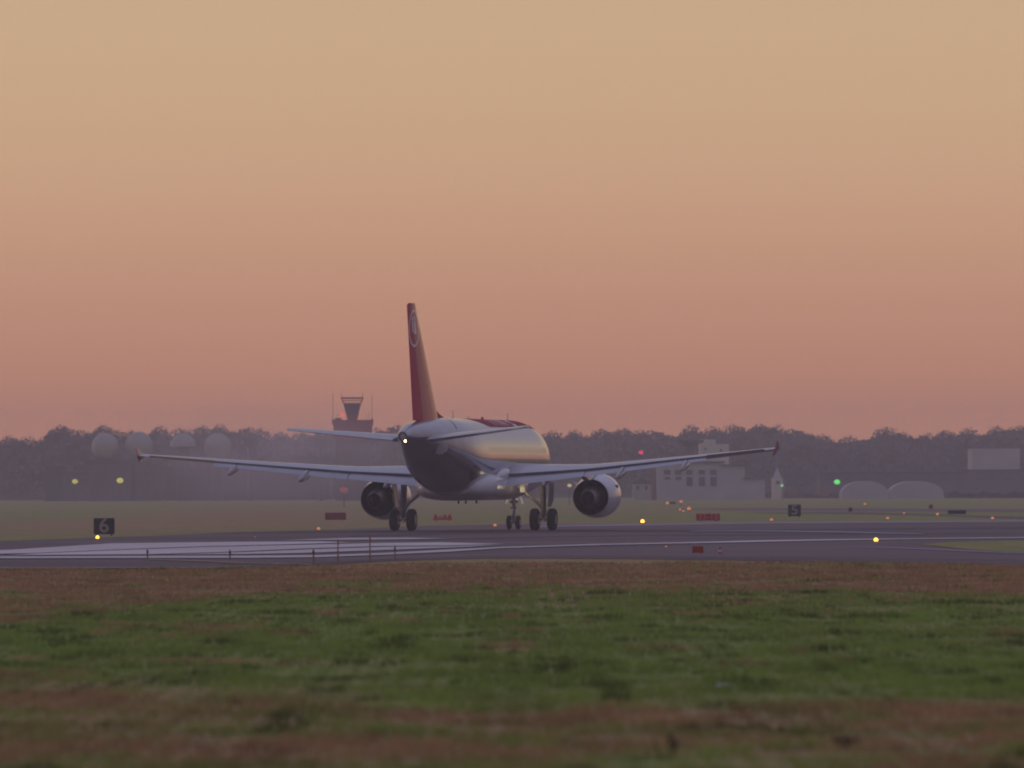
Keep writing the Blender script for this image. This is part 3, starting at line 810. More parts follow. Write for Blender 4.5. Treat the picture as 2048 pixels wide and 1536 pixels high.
# masts with heads
def mast(px, top, headw, headh, dist, lab, m_='mast', name='mast'):
    e = empty(name, (P(px, 980, dist).x, dist, 0)); k = dist / F; zt = P(px, top, dist).z
    mb = MB(); mb.tube((0, 0, 0), (0, 0, zt), .45, .30, 8); mb.build('pole', M[m_], e)
    if headw:
        mb = MB(); mb.frustum(0, 0, zt - headh * k, zt, headw * .7 * k, 1, headw * k, 1.2); mb.build('head', M[m_], e)
        for s in (-1, 1):
            mb = MB(); mb.box((s * headw * .42 - 1.2) * k, (s * headw * .42 + 1.2) * k, -.8, -.6, zt - headh * k - .2, zt + .15); mb.build('lamp_panel', M['darkwin'], e)
    return tag(e, lab, 'mast')
mast(500, 878, 24, 12, 1380, 'grey mast with a wide head in haze, right of the pale globes')
mast(641, 880, 24, 14, 1380, 'grey mast with a wide head in haze, left of the control tower')
mast(1308, 928, 0, 0, 1290, 'bare red-brown mast beside the pale office building', 'rust')

def light_pole(px, py, dist, rad, emit, estr, lab, name='floodlight', cat='floodlight', group=None, tall=True, arm=True):
    p = P(px, py, dist)
    e = empty(name, (p.x, dist, 0))
    mb = MB(); mb.tube((0, .1, 0), (0, .1, p.z), .07, .05, 6); mb.build('pole', M['mast'], e)
    lm = mat('lamp_glow', tuple(c * .5 for c in emit), .4, emit=emit, estr=estr)
    mb = MB(); mb.ball((0, -.05, p.z), rad, rad * .6, rad * .8, 12, 8); mb.build('lamp', lm, e)
    mb = MB(); mb.box(-rad * .8, rad * .8, .02, .3, p.z + rad * .85, p.z + rad * 1.05); mb.build('hood', M['mast'], e)
    return tag(e, lab, cat, group)
light_pole(150, 963, 1350, .52, (.58, .52, .10), .9, 'dull yellow floodlight at the far left, left of the pair', group='yellow floodlights')
light_pole(240, 961, 1350, .60, (.60, .56, .11), .95, 'round yellow floodlight below the left wing tip, right of the pair', group='yellow floodlights')
light_pole(1282, 905, 1400, .42, (1.0, .03, .12), 1.0, 'red warning light above the right wing by the engine', 'warning_light', 'warning light')
light_pole(688, 980, 900, .48, (.22, .06, .05), .8, 'soft red-orange light below the left wing beside the left engine', 'warning_light', 'warning light')
light_pole(1674, 964, 1300, .52, (.12, 1.0, .18), 1.1, 'bright green light left of the arched shelters', 'signal_light', 'signal light')
light_pole(1564, 971, 1310, .30, (.35, .8, .45), .7, 'faint pale green light at the foot of the steepled building', 'signal_light', 'signal light')
light_pole(1139, 971, 1000, .28, (.75, .62, .25), .7, 'dim yellowish light seen between the right main wheels and the right engine', 'signal_light', 'signal light')

# ---------------- airfield lights
amb = mat('amber_lens', (.6, .3, .05), .3, emit=(1.0, .42, .05), estr=4.5)
amb_d = mat('amber_lens_dim', (.5, .22, .08), .3, emit=(.85, .30, .10), estr=.6)
def edge_light(px, py, rpx, lab, dim=False, group='amber edge lights'):
    g = G(px, py + rpx * 1.3); k = g.y / F; r_ = rpx * k
    e = empty('edge_light', (g.x, g.y, 0))
    hz = P(px, py, g.y).z
    hz = max(hz, r_ * 1.1)
    mb = MB(); mb.lathe((0, 0, 0), (0, 0, 1), [(.0, .16), (.03, .16), (.04, .05), (hz, .05)], 10); mb.build('stem', M['mast'], e)
    mb = MB(); mb.lathe((0, 0, 0), (0, 0, 1), [(hz - r_ * .75, r_ * .8), (hz - r_ * .2, r_), (hz + r_ * .3, r_ * .85), (hz + r_ * .75, r_ * .35), (hz + r_ * .8, .001)], 12); mb.build('lens', amb_d if dim else amb, e, 50)
    if not dim:
        pl = bpy.data.lights.new('edge_light_glow', 'POINT'); pl.energy = 2.5; pl.color = (1, .5, .12); pl.shadow_soft_size = .12
        lo = bpy.data.objects.new('edge_light_glow', pl); sc.collection.objects.link(lo); lo.parent = e; lo.location = (0, -.25, hz + .12)
    return tag(e, lab, 'edge light', group)
for px, py, rp, lab, dim in (
    (195, 1074, 3.6, 'bright amber edge light at the foot of the number 6 sign', False),
    (510, 1074, 1.6, 'tiny amber edge light on the far pavement edge below the left wing', True),
    (637, 1057, 3.6, 'orange edge light in the grass between the number 6 sign and the left main wheels', True),
    (990, 1050, 3.4, 'dim orange edge light just left of the nose wheels', True),
    (1285, 1042, 4.0, 'bright yellow-amber edge light right of the right engine', False),
    (1332, 1094, 2.6, 'small amber edge light on the near shoulder left of the red crate', True),
    (1543, 1039, 3.2, 'orange edge light left of the number 5 sign', True),
    (1752, 1079, 4.4, 'brightest amber edge light on the pavement at the right', False),
    (1775, 1036, 3.0, 'dull orange edge light right of the number 5 sign', True),
    (1875, 1028, 3.0, 'dull orange edge light left of the long dark sign', True),
    (1985, 1036, 3.2, 'orange edge light nearest the right edge', True),
    (1730, 1008, 2.6, 'faint cream light on the far grass right of the number 5 sign', True),
    (1808, 1026, 2.0, 'very faint cream light on the far taxiway between two orange ones', True),
    (1378, 1017, 4.2, 'dull orange light above the left end of the red sign', True),
    (1360, 1019, 2.4, 'left of two small cream lights left of the red sign', True),
    (1367, 1022, 2.2, 'right of two small cream lights left of the red sign', True),
    (1335, 1006, 3.4, 'dim yellow light beside the small dark box on the far grass', True)):
    edge_light(px, py, rp, lab, dim)
light_pole(1362, 1003, 900, .22, (.6, .16, .12), .9, 'small dim red light above the cream lights on the far grass', 'warning_light', 'warning light')

# ---------------- signs
def text_mesh(s, size):
    cu = bpy.data.curves.new('lettering', 'FONT'); cu.body = s; cu.size = size; cu.align_x = 'CENTER'; cu.align_y = 'CENTER'; cu.extrude = .004; cu.offset = size * .012
    o = bpy.data.objects.new('lettering', cu); sc.collection.objects.link(o)
    dg = bpy.context.evaluated_depsgraph_get(); me = bpy.data.meshes.new_from_object(o.evaluated_get(dg))
    bpy.data.objects.remove(o); return me
M['signblack'] = mat('sign_black', (.012, .011, .013), .5)
M['signwhite'] = mat('sign_white', (.34, .27, .22), .6)
M['signred'] = mat('sign_red', (.42, .012, .03), .5)
M['signpink'] = mat('sign_worn_white', (.62, .16, .15), .6)
def sign(px0, px1, py0, py1, s, face, ink, lab, tsz=.85, name='distance_sign', tx=0.0, stretch=1.0):
    g = G((px0 + px1) / 2, py1); k = g.y / F
    w_, h_ = (px1 - px0) * k, (py1 - py0) * k
    e = empty(name, (g.x, g.y, 0)); b0 = h_ * .10
    mb = MB(); mb.box(-w_ / 2, w_ / 2, 0, .22, b0, h_); o = mb.build('panel', face, e)
    bm_ = o.modifiers.new('bevel', 'BEVEL'); bm_.width = .05; bm_.segments = 2
    for sx in (-1, 1):
        mb = MB(); mb.box(sx * w_ * .35 - .04, sx * w_ * .35 + .04, .06, .14, 0, b0 + .003); mb.build('leg', M['mast'], e)
    if s:
        t = bpy.data.objects.new('number', text_mesh(s, h_ * tsz)); sc.collection.objects.link(t); t.parent = e
        t.location = (tx * w_, -.012, b0 + (h_ - b0) / 2); t.rotation_euler = (R(90), 0, 0); t.scale = (stretch, 1, 1)
        t.data.materials.append(ink)
    return tag(e, lab, 'sign')
sign(187, 229, 1036, 1072, '6', M['signblack'], M['signwhite'], 'large black sign with a pale 6 above the leftmost amber light', 1.12, stretch=1.05)
sign(1576, 1602, 1009, 1035, '5', M['signblack'], mat('sign_white_b', (.30, .27, .28), .6), 'smaller black sign with a pale 5 in the grass beyond the right wing tip', 1.05, stretch=1.1)
sign(1392, 1440, 1027, 1042.5, '33-15', M['signred'], M['signpink'], 'red taxiway sign with worn pale numbers right of the right engine', 1.0, 'runway_sign', stretch=1.15)
sign(1896, 1932, 1020, 1029, None, M['signblack'], None, 'long low dark sign on the far grass near the right edge', 1, 'taxiway_sign')
sign(1336, 1352, 1003.5, 1008.5, None, M['signblack'], None, 'small dark box sign on the far grass below the office building', 1, 'taxiway_sign')
sign(1697, 1705, 1015, 1024, None, M['signblack'], None, 'small dark post sign on the grass right of the number 5 sign', 1, 'marker_post')
sign(1858, 1866, 1009, 1018, None, M['rust'], None, 'small brown post sign on the far grass left of the long dark sign', 1, 'marker_post')
sign(650, 692, 1025, 1041, None, mat('sign_red_dull', (.20, .035, .03), .6), None, 'dull red sign in the haze left of the left main wheels', 1, 'taxiway_sign')
# red barrier with four lobes under the belly
g = G(885, 1043); k = g.y / F
e = empty('barrier', (g.x, g.y, 0))
M['barrier'] = mat('barrier_red', (.55, .06, .05), .5); M['barrier_w'] = mat('barrier_pale', (.5, .32, .3), .5)
mb = MB(); mb.box(-19 * k, 19 * k, -.05, .1, .1, .26); mb.build('bar', M['barrier'], e)
for i in range(4):
    mb = MB(); mb.ball(((-14 + 9.4 * i) * k, -.02, .36), .13, .1, .13, 12, 8); mb.build('lamp', M['barrier'] if i != 1 else M['barrier_w'], e)
for s in (-1, 1):
    mb = MB(); mb.box(s * 13 * k - .04, s * 13 * k + .04, -.2, .25, 0, .1); mb.build('foot', M['barrier'], e)
tag(e, 'low red barrier with round lamps under the belly of the jet', 'barrier')
# red crate on the near shoulder
g = G(1396, 1108); k = g.y / F
e = empty('equipment_box', (g.x, g.y, 0), R(-8))
mb = MB(); mb.box(-11 * k, 11 * k, -.12, .14, .05, 14.5 * k); o = mb.build('case', mat('box_red', (.40, .03, .02), .5), e); bm_ = o.modifiers.new('bevel', 'BEVEL'); bm_.width = .015; bm_.segments = 2
mb = MB(); mb.box(-11.4 * k, 11.4 * k, -.13, .15, 14.5 * k + .003, 15.5 * k); mb.build('lid', mat('box_red_lid', (.36, .03, .03), .4), e)
for s in (-1, 1):
    mb = MB(); mb.box(s * 8 * k - .02, s * 8 * k + .02, -.08, .1, 0, .05); mb.build('foot', M['mast'], e)
tag(e, 'square red equipment box on the near shoulder, right of centre', 'box')
# small striped cone beside it
g = G(1440, 1110)
e = empty('traffic_cone', (g.x, g.y, 0))
mb = MB(); mb.box(-.13, .13, -.13, .13, 0, .03); mb.build('foot', M['roofd'], e)
mb = MB(); mb.lathe((0, 0, 0), (0, 0, 1), [(.03, .09), (.11, .075)], 12, 0); mb.build('cone', M['barrier'], e)
mb = MB(); mb.lathe((0, 0, 0), (0, 0, 1), [(.1105, .075), (.18, .055)], 12, 0); mb.build('stripe', mat('cone_white', (.5, .48, .5), .5), e)
mb = MB(); mb.lathe((0, 0, 0), (0, 0, 1), [(.1805, .055), (.26, .03)], 12, 0); mb.build('cone_tip', mat('cone_dark', (.18, .08, .08), .5), e)
tag(e, 'small striped cone right of the square red box', 'cone')

# marker posts in the near pavement edge
M['post'] = mat('post_red', (.30, .10, .08), .6); M['postd'] = mat('post_dark', (.06, .04, .045), .6); M['postw'] = mat('post_grey', (.30, .22, .22), .6)
for px, pt, pb, wd, head, lab in (
    (295, 1098, 1120, 2.2, True, 'marker post with a dark cap, leftmost of the row before the white stripes'),
    (460, 1099, 1121, 2.2, True, 'marker post with a dark cap, second from the left'),
    (627, 1097, 1127, 2.4, True, 'marker post with a dark cap, left of the tall plain red rod'),
    (676, 1079, 1126, 1.9, False, 'tall thin plain red rod, left of two tall rods'),
    (740, 1072, 1124, 2.0, False, 'tallest thin red rod, in front of the pale stripes by the left wheels'),
    (790, 1090, 1120, 1.8, True, 'faint thin marker post right of the tallest rod')):
    g = G(px, pb); k = g.y / F; h_ = (pb - pt) * k
    e = empty('marker_post', (g.x, g.y, 0))
    mb = MB(); mb.tube((0, 0, 0), (0, 0, h_ * (.62 if head else .55)), wd * .75 * k, n=8); mb.build('pole', M['post'], e)
    if head:
        mb = MB(); mb.tube((0, 0, h_ * .62 + .001), (0, 0, h_ * .86), wd * .75 * k * 1.35, n=8); mb.build('cap', M['postd'], e)
        mb = MB(); mb.tube((0, 0, h_ * .86 + .001), (0, 0, h_), wd * .75 * k * .7, n=8); mb.build('tip', M['postw'], e)
    else:
        mb = MB(); mb.tube((0, 0, h_ * .55 + .001), (0, 0, h_), wd * .75 * k * .9, n=8); mb.build('upper_rod', M['post'], e)
        mb = MB(); mb.tube((0, 0, h_ * .80), (0, 0, h_ * .9), wd * .75 * k * 1.25, n=8); mb.build('band', M['winglet'], e)
    tag(e, lab, 'marker post', 'marker posts along the near edge')

# ================================================================== AIRLINER
PSI = R(11.2); PROLL = R(0.30); SM = 16.1
gc = G(946.5, 1062.2)
jet = empty('airliner', (gc.x, gc.y, .025), R(90) - PSI)
tag(jet, 'silver and red twin-engined airliner seen from behind on the runway', 'airliner')
cr_, sr_ = math.cos(PROLL), math.sin(PROLL)
def XF(p):      # slight body roll, right wing up (rotate about local x)
    x, y, z = p
    return Vector((x, y * cr_ + z * sr_ * 1.0, z * cr_ - y * sr_))
CZ = 3.85
def attach_paint(o, fn):
    me = o.data
    ca = me.color_attributes.new('paint', 'FLOAT_COLOR', 'POINT')
    ar = np.zeros((len(me.vertices), 4), dtype=np.float32)
    for i, p in enumerate(fn): ar[i, :3] = p
    ar[:, 3] = 1
    ca.data.foreach_set('color', ar.reshape(-1))

# fuselage ------------------------------------------------------
prof = [ # s, half width, top, bottom (relative to the centre line)
    (0.0, .02, -.48, -.52), (.15, .30, -.20, -.78), (.5, .62, .08, -1.05), (1.0, .92, .42, -1.32), (1.8, 1.28, .98, -1.62), (2.6, 1.55, 1.50, -1.82), (3.6, 1.78, 1.83, -1.96),
    (4.8, 1.92, 2.0, -2.04), (6.2, 1.975, 2.07, -2.07), (21.5, 1.975, 2.07, -2.07), (23, 1.95, 2.07, -1.98), (24.5, 1.87, 2.065, -1.74), (26, 1.70, 2.04, -1.36), (27.5, 1.47, 1.99, -.93),
    (29, 1.22, 1.92, -.46), (30.2, .99, 1.85, -.08), (31.3, .78, 1.76, .25), (32.3, .57, 1.64, .52), (33.1, .41, 1.48, .70), (33.6, .31, 1.36, .80), (33.84, .24, 1.28, .84)]
def interp(s):
    S = [p[0] for p in prof]
    return [float(np.interp(s, S, [p[i] for p in prof])) for i in (1, 2, 3)]
svals = [p[0] for p in prof]
ss = sorted(set([round(x, 3) for x in list(np.linspace(0, 6.2, 50)) + list(np.arange(6.2, 21.5, .09)) + list(np.linspace(21.5, 33.84, 90))]))
# smooth the profile a little
def smooth_interp(s):
    acc = [0, 0, 0]; ws = 0
    for d, w in ((-.6, 1), (-.3, 2), (0, 3), (.3, 2), (.6, 1)):
        if 1.0 < s < 33.0:
            q = interp(min(33.84, max(0, s + d)))
        else: q = interp(s)
        for i in range(3): acc[i] += q[i] * w
        ws += w
    return [a / ws for a in acc]
NT = 144
letters = [ # strokes of the roof title in (s, height up the shoulder) metres
    ((14.9, .0), (14.5, 1.15)), ((14.5, 1.15), (13.9, 1.15)), ((13.9, 1.15), (13.75, .0)),
    ((12.9, 1.15), (12.6, .0)), ((12.6, .0), (12.05, .95)), ((12.05, .95), (11.6, .0)), ((11.6, .0), (10.95, 1.15)),
    ((10.0, .05), (9.3, .05)), ((9.3, .05), (9.0, 1.1)), ((9.0, 1.1), (9.75, 1.1)), ((9.15, .55), (9.9, .55)), ((9.9, .55), (10.05, .1))]
def segd(px, py, a, b):
    vx, vy = b[0] - a[0], b[1] - a[1]
    t = max(0, min(1, ((px - a[0]) * vx + (py - a[1]) * vy) / (vx * vx + vy * vy)))
    return math.hypot(px - a[0] - vx * t, py - a[1] - vy * t)
fus = MB(); rings_ = []; paint = []
for s in ss:
    hw, tp, bt = smooth_interp(s)
    cz = (tp + bt) / 2; hh = (tp - bt) / 2
    rg = []
    for j in range(NT):
        a = 2 * math.pi * j / NT
        y = hw * math.cos(a); z = cz + hh * math.sin(a)
        rg.append((SM - s, y, CZ + z))
        red = white = grey = 0.0
        up = math.asin(max(-1, min(1, math.sin(a))))
        if math.sin(a) > 0:
            arc = (up - R(50)) * 2.05          # metres above the lower red edge
            lim = 0.0 if s < 17.5 else (s - 17.5) * .42
            if 2.6 < s < 23.5 and arc > lim: red = 1.0
            if 9 < s < 15 and arc > -.1:
                dd = min(segd(s, arc - .28, p, q) for p, q in letters)
                if dd < .085: white = 1.0; red = 0
            if abs(s - (25.6 + (up - R(60)) * -2.2)) < .11 and up > R(38): red = .8
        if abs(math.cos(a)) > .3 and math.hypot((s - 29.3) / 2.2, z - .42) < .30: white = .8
        zb = -.30 if s < 17 else -.30 - (s - 17) * .215
        if z < zb and s > 3: grey = 1.0
        paint.append((red, white, grey))
    rings_.append(rg)
fus.rings(rings_, 0, True, True)
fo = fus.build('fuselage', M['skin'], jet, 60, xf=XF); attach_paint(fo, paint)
fo['label'] = 'silver body with a red roof band and white letters'

def jp(name, mb, m_, par=None, smooth=40, roll=True):
    return mb.build(name, m_, par or jet, smooth, xf=XF if roll else None)
# exhaust and tail lamp
mb = MB(); mb.lathe((SM - 33.80, 0, CZ + 1.06), (-1, 0, 0), [(0, .23), (.12, .2), (.13, .15), (-.15, .13)], 24); jp('tailcone_exhaust', mb, M['duct'])
M['taillamp'] = mat('tail_lamp', (1, .9, .7), .3, emit=(1.0, .72, .34), estr=14)
mb = MB(); mb.ball((SM - 33.97, -.17, CZ + .80), .055, n=12, m=8); jp('tail_lamp', mb, M['taillamp'])
# beacon and blade antennas on the roof
mb = MB(); mb.ball((SM - 13.4, 0, CZ + 2.09), .10, .08, .12, 10, 8); jp('beacon', mb, M['redbeacon'])
for s_, h_ in ((21.0, .42), (6.4, .42), (17.0, .16)):
    mb = MB(); x = SM - s_; zt = CZ + 2.05
    mb.add([(x + .15, -.015, zt), (x - .15, -.015, zt), (x - .22, -.008, zt + h_), (x - .08, -.008, zt + h_), (x + .15, .015, zt), (x - .15, .015, zt), (x - .22, .008, zt + h_), (x - .08, .008, zt + h_)],
           [(0, 1, 2, 3), (7, 6, 5, 4), (0, 4, 5, 1), (1, 5, 6, 2), (2, 6, 7, 3), (3, 7, 4, 0)]); jp('antenna', mb, M['fairing'], smooth=None)
for s_ in (19.9, 18.0, 15.2):
    mb = MB(); mb.box(SM - s_ - .14, SM - s_ + .14, -.02, .02, CZ - 2.42, CZ - 2.2); jp('belly_antenna', mb, M['wing_dark'], smooth=None)
# cabin windows on both sides
for side in (-1, 1):
    for i in range(30):
        s_ = 5.6 + i * .533
        a = math.asin(.42 / 2.07)
        mb = MB(); ring_ = []
        for k2 in range(10):
            t = 2 * math.pi * k2 / 10; ds = .115 * math.cos(t); dz = .165 * math.sin(t)
            zz_ = .42 + dz; yy = 1.975 * math.sqrt(1 - (zz_ / 2.07) ** 2) + .004
            ring_.append((SM - s_ + ds, side * yy, CZ + zz_))
        mb.add(ring_, [tuple(range(10)) if side > 0 else tuple(range(9, -1, -1))])
        jp('window', mb, M['glass'], smooth=None)

# aerofoil lofts --------------------------------------------------
def foil(x, t, cam_=.012):
    x = max(0.0, min(1.0, x))
    yt = 5 * t * (.2969 * math.sqrt(x) - .126 * x - .3516 * x * x + .2843 * x ** 3 - .1030 * x ** 4)
    yc = cam_ * 4 * x * (1 - x)
    return yc + yt, yc - yt
def section(x0, xu1, xl1, t, cam_, n=22):
    """closed loop of (x/c, z/c): upper from aft to nose, lower from nose to aft"""
    pts = []
    for i in range(n + 1):
        u = i / n; x = xu1 + (x0 - xu1) * (1 - math.cos((u) * math.pi / 2)) if False else xu1 + (x0 - xu1) * math.sin(u * math.pi / 2)
        pts.append((x, foil(x, t, cam_)[0]))
    pts = pts[:-1] + [(x0, sum(foil(x0, t, cam_)) / 2)] if x0 == 0 else pts
    for i in range(1, n + 1):
        u = i / n; x = x0 + (xl1 - x0) * (1 - math.cos(u * math.pi / 2))
        pts.append((x, foil(x, t, cam_)[1]))
    return pts
def lerp_st(st, y):
    ys = [q[0] for q in st]
    return [float(np.interp(y, ys, [q[i] for q in st])) for i in range(1, len(st[0]))]
# wing stations: y, sLE, chord, zTE, incidence deg, thickness
wst = [(.6, 11.1, 6.8, 2.60, 4.2, .15), (2.0, 11.8, 6.15, 2.72, 3.8, .148), (6.4, 14.1, 3.95, 3.08, 2.2, .118), (17.0, 19.55, 1.55, 4.12, .3, .105)]
def wing_pt(y, xc, zc, side, extra=(0, 0)):
    sLE, c, zTE, inc, t = lerp_st(wst, y)
    s = sLE + xc * c; z = zTE + (1 - xc) * c * math.sin(R(inc)) + zc * c
    return (SM - s + extra[0], side * y, z + extra[1])
def wing_loft(y0, y1, n, x0, xu1, xl1, side):
    rs_ = []
    for i in range(n + 1):
        y = y0 + (y1 - y0) * i / n; t = lerp_st(wst, y)[4]
        rs_.append([wing_pt(y, x, z, side) for x, z in section(x0, xu1, xl1, t, .014)])
    if side < 0: rs_ = [list(reversed(r)) for r in rs_]
    mb = MB(); mb.rings(rs_); return mb
def flap_loft(y0, y1, n, side, xs, cf, defl, drop, tf=.13):
    rs_ = []
    for i in range(n + 1):
        y = y0 + (y1 - y0) * i / n; sLE, c, zTE, inc, t = lerp_st(wst, y)
        zu = foil(xs, t, .014)[0]
        r = []
        for x, z in section(0, 1, 1, tf, .02, 12):
            dx, dz = x * cf, z * cf
            ca, sa = math.cos(R(defl)), math.sin(R(defl))
            X = xs + dx * ca + dz * sa; Z = zu - drop - dx * sa + dz * ca
            r.append(wing_pt(y, X, Z, side))
        rs_.append(r)
    if side < 0: rs_ = [list(reversed(r)) for r in rs_]
    mb = MB(); mb.rings(rs_); return mb
YF1, YF2, YA2 = 6.36, 13.2, 16.4
for side in (-1, 1):
    wmb = wing_loft(.6, YF2, 40, 0, .845, .74, side)
    w = jp('wing', wmb, M['wing'], smooth=32)
    # outer wing full chord up to the aileron hinge, then the tip
    jp('outer_wing', wing_loft(YF2 + .004, YA2 + .02, 12, 0, .78, .78, side), M['wing'], w, 32)
    jp('wing_tip', wing_loft(YA2 + .024, 17.0, 6, 0, 1.0, 1.0, side), M['wing'], w, 32)
    # leading-edge slats, a brighter strip
    jp('flap', flap_loft(2.15, YF1 - .03, 14, side, .80, .245, 14, .044), M['wing'], w)
    jp('flap', flap_loft(YF1 + .03, YF2 - .02, 20, side, .80, .25, 14, .048), M['wing'], w)
    # aileron
    rs_ = []
    for i in range(9):
        y = YF2 + .03 + (YA2 - .04 - YF2) * i / 8; sLE, c, zTE, inc, t = lerp_st(wst, y)
        r = []
        zc0 = sum(foil(.79, t, .014)) / 2
        for x, z in section(.79, 1, 1, t, .014, 8):
            d = x - .79; th = R(-11); r.append(wing_pt(y, .79 + d * math.cos(th) + (z - zc0) * math.sin(th), zc0 - d * math.sin(th) + (z - zc0) * math.cos(th), side))
        rs_.append(r if side > 0 else list(reversed(r)))
    mb = MB(); mb.rings(rs_); ai = jp('aileron', mb, M['wing'], w)
    # wing tip fence
    x17, c17, z17 = lerp_st(wst, 17.0)[0], 1.55, lerp_st(wst, 17.0)[2]
    mb = MB(); y = side * 17.02
    def fv(ds, dz, dy): return (SM - x17 - ds, side * (17.02 + dy), z17 + dz)
    th = .018
    outline = [(.1, .02, .0), (1.05, .40, .10), (1.42, .40, .11), (1.60, .0, .02), (1.53, -.33, -.09), (1.25, -.34, -.09)]
    va = [fv(a, b, c - th) for a, b, c in outline]; vb = [fv(a, b, c + th) for a, b, c in outline]
    n_ = len(outline)
    mb.add(va + vb, [tuple(range(n_)), tuple(range(2 * n_ - 1, n_ - 1, -1))] + [(i, n_ + i, n_ + (i + 1) % n_, (i + 1) % n_) for i in range(n_)])
    jp('wingtip_fence', mb, M['winglet'], w, None)
    # flap-track fairings
    for y_, L_, dp in ((4.25, 2.7, .36), (8.5, 3.0, .40), (12.1, 2.6, .34)):
        sLE, c, zTE, inc, t = lerp_st(wst, y_)
        s0 = sLE + c * .62; mb = MB(); rs_ = []
        for i in range(15):
            u = i / 14; s_ = s0 + u * L_
            rr = dp * .62 * math.sin(math.pi * min(1, max(.02, u ** .8))) ** .6 + .012
            zc = zTE + (1 - .62 - u * L_ / c) * c * math.sin(R(inc)) - .10 - .24 * math.sin(min(1.0, u * 1.25) * math.pi / 2) - max(0, u - .55) * .42
            rs_.append([(SM - s_, side * y_ + rr * .62 * math.cos(a_), zc + rr * math.sin(a_)) for a_ in [2 * math.pi * q / 14 for q in range(14)]])
        mb.rings(rs_); jp('flap_track_fairing', mb, M['canoe'], w, 60)

# wing-to-body fairing (belly)
mb = MB(); rs_ = []
for i in range(41):
    u = i / 40; s_ = 9.6 + u * 13.2
    e_ = min(1.0, math.sin(math.pi * u) * 1.9) ** .55 if 0 < u < 1 else .02
    w_ = 1.2 + .98 * e_; bot = -1.9 - .36 * e_; top = -1.3 + .62 * e_
    r = []
    for j in range(36):
        a = 2 * math.pi * j / 36; ca, sa = math.cos(a), math.sin(a)
        se = lambda v, p: math.copysign(abs(v) ** p, v)
        r.append((SM - s_, w_ * se(ca, .72), CZ + (top + bot) / 2 + (top - bot) / 2 * se(sa, .72)))
    rs_.append(r)
mb.rings(rs_); jp('belly_fairing', mb, M['fairing'], smooth=50)
# wing root fillets
for side in (-1, 1):
    mb = MB(); rs_ = []
    for i in range(17):
        u = i / 16; s_ = 15.2 + u * 4.2
        rr = .42 * math.sin(math.pi * min(.98, max(.03, u))) ** .6
        r = []
        for j in range(16):
            a = 2 * math.pi * j / 16
            r.append((SM - s_, side * (1.92 + rr * .5 * math.cos(a)), 2.98 - u * .22 + rr * math.sin(a)))
        rs_.append(r if side > 0 else list(reversed(r)))
    mb.rings(rs_); jp('wing_root_fillet', mb, M['fairing'], smooth=60)

# tail surfaces ----------------------------------------------------
hst = [(.35, 28.2, 4.0, 4.66, 2.6, .10), (6.22, 31.85, 1.40, 5.30, 2.2, .095)]
def hs_loft(x0, x1, side, y0=.35, y1=6.22):
    rs_ = []
    for i in range(13):
        y = y0 + (y1 - y0) * i / 12; sLE, c, z0, inc, t = lerp_st(hst, y)
        rs_.append([(SM - sLE - x * c, side * y, z0 + z * c + (1 - x) * c * math.sin(R(inc))) for x, z in section(x0, x1, x1, t, -.004, 16)])
        if side < 0: rs_[-1].reverse()
    mb = MB(); mb.rings(rs_); return mb
for side in (-1, 1):
    hs_ = jp('tailplane', hs_loft(0, .70, side), M['wing'], smooth=32)
    jp('elevator', hs_loft(.712, 1.0, side, .9, 6.15), M['wing'], hs_, 32)
# fin: along z
FT = 11.76 - .02
fst = [(5.3, 25.0, 6.35, .092), (5.75, 25.35, 5.95, .092), (11.70, 30.62, 1.90, .09)]
def fin_paint(x, z, y):
    s = SM - x
    cz, cs, r0 = 10.42, 31.15, .90
    d = math.hypot(s - cs, z - cz)
    white = 1.0 if abs(d - r0) < .055 else 0.0
    if d < r0 - .10:
        # arrow-head pointing up and forward with a slim companion stroke
        q, w = (s - cs), (z - cz)
        if w > -.30 and w < .62 and (-.42 + (w + .30) * .36) < q < (-.02 + (w + .30) * .02): white = 1.0
        if -.2 < w < .58 and abs(q - (.30 - (w) * -.10)) < .09: white = 1.0
    return (1 - white, white, 0)
def fin_loft(x0, x1, z0, z1, nz, nx):
    rs_ = []
    for i in range(nz + 1):
        z = z0 + (z1 - z0) * i / nz; zs = [q[0] for q in fst]
        sLE, c, t = [float(np.interp(z, zs, [q[k] for q in fst])) for k in (1, 2, 3)]
        sec = section(x0, x1, x1, t, 0, nx)
        rs_.append([(SM - sLE - x * c, -zz_ * c, z) for x, zz_ in sec])
    mb = MB(); mb.rings(rs_); return mb
mb = fin_loft(0, .70, 5.3, 11.70, 170, 44); pv = [fin_paint(p[0], p[2], p[1]) for p in mb.v]; fin = jp('tail_fin', mb, M['finskin'], smooth=30); attach_paint(fin, pv)
mb = fin_loft(.708, 1.0, 5.72, 11.62, 170, 22); pv = [fin_paint(p[0], p[2], p[1]) for p in mb.v]; rud = jp('rudder', mb, M['rudskin'], fin, 30); attach_paint(rud, pv)
fin['label'] = 'tall red tail fin with a white ring emblem'
# dorsal fillet
mb = MB(); x = lambda s: SM - s
mb.add([(x(23.3), 0, CZ + 2.05), (x(25.9), .14, CZ + 1.98), (x(25.9), -.14, CZ + 1.98), (x(25.9), 0, CZ + 2.55), (x(24.7), 0, CZ + 2.27), (x(24.7), .09, CZ + 2.02), (x(24.7), -.09, CZ + 2.02)],
       [(0, 5, 4), (0, 4, 6), (4, 5, 1, 3), (4, 3, 2, 6), (1, 2, 3), (0, 6, 5), (5, 6, 2, 1)])
o = jp('dorsal_fillet', mb, M['skin'], fin, None); attach_paint(o, [(1, 0, 0)] * 7)

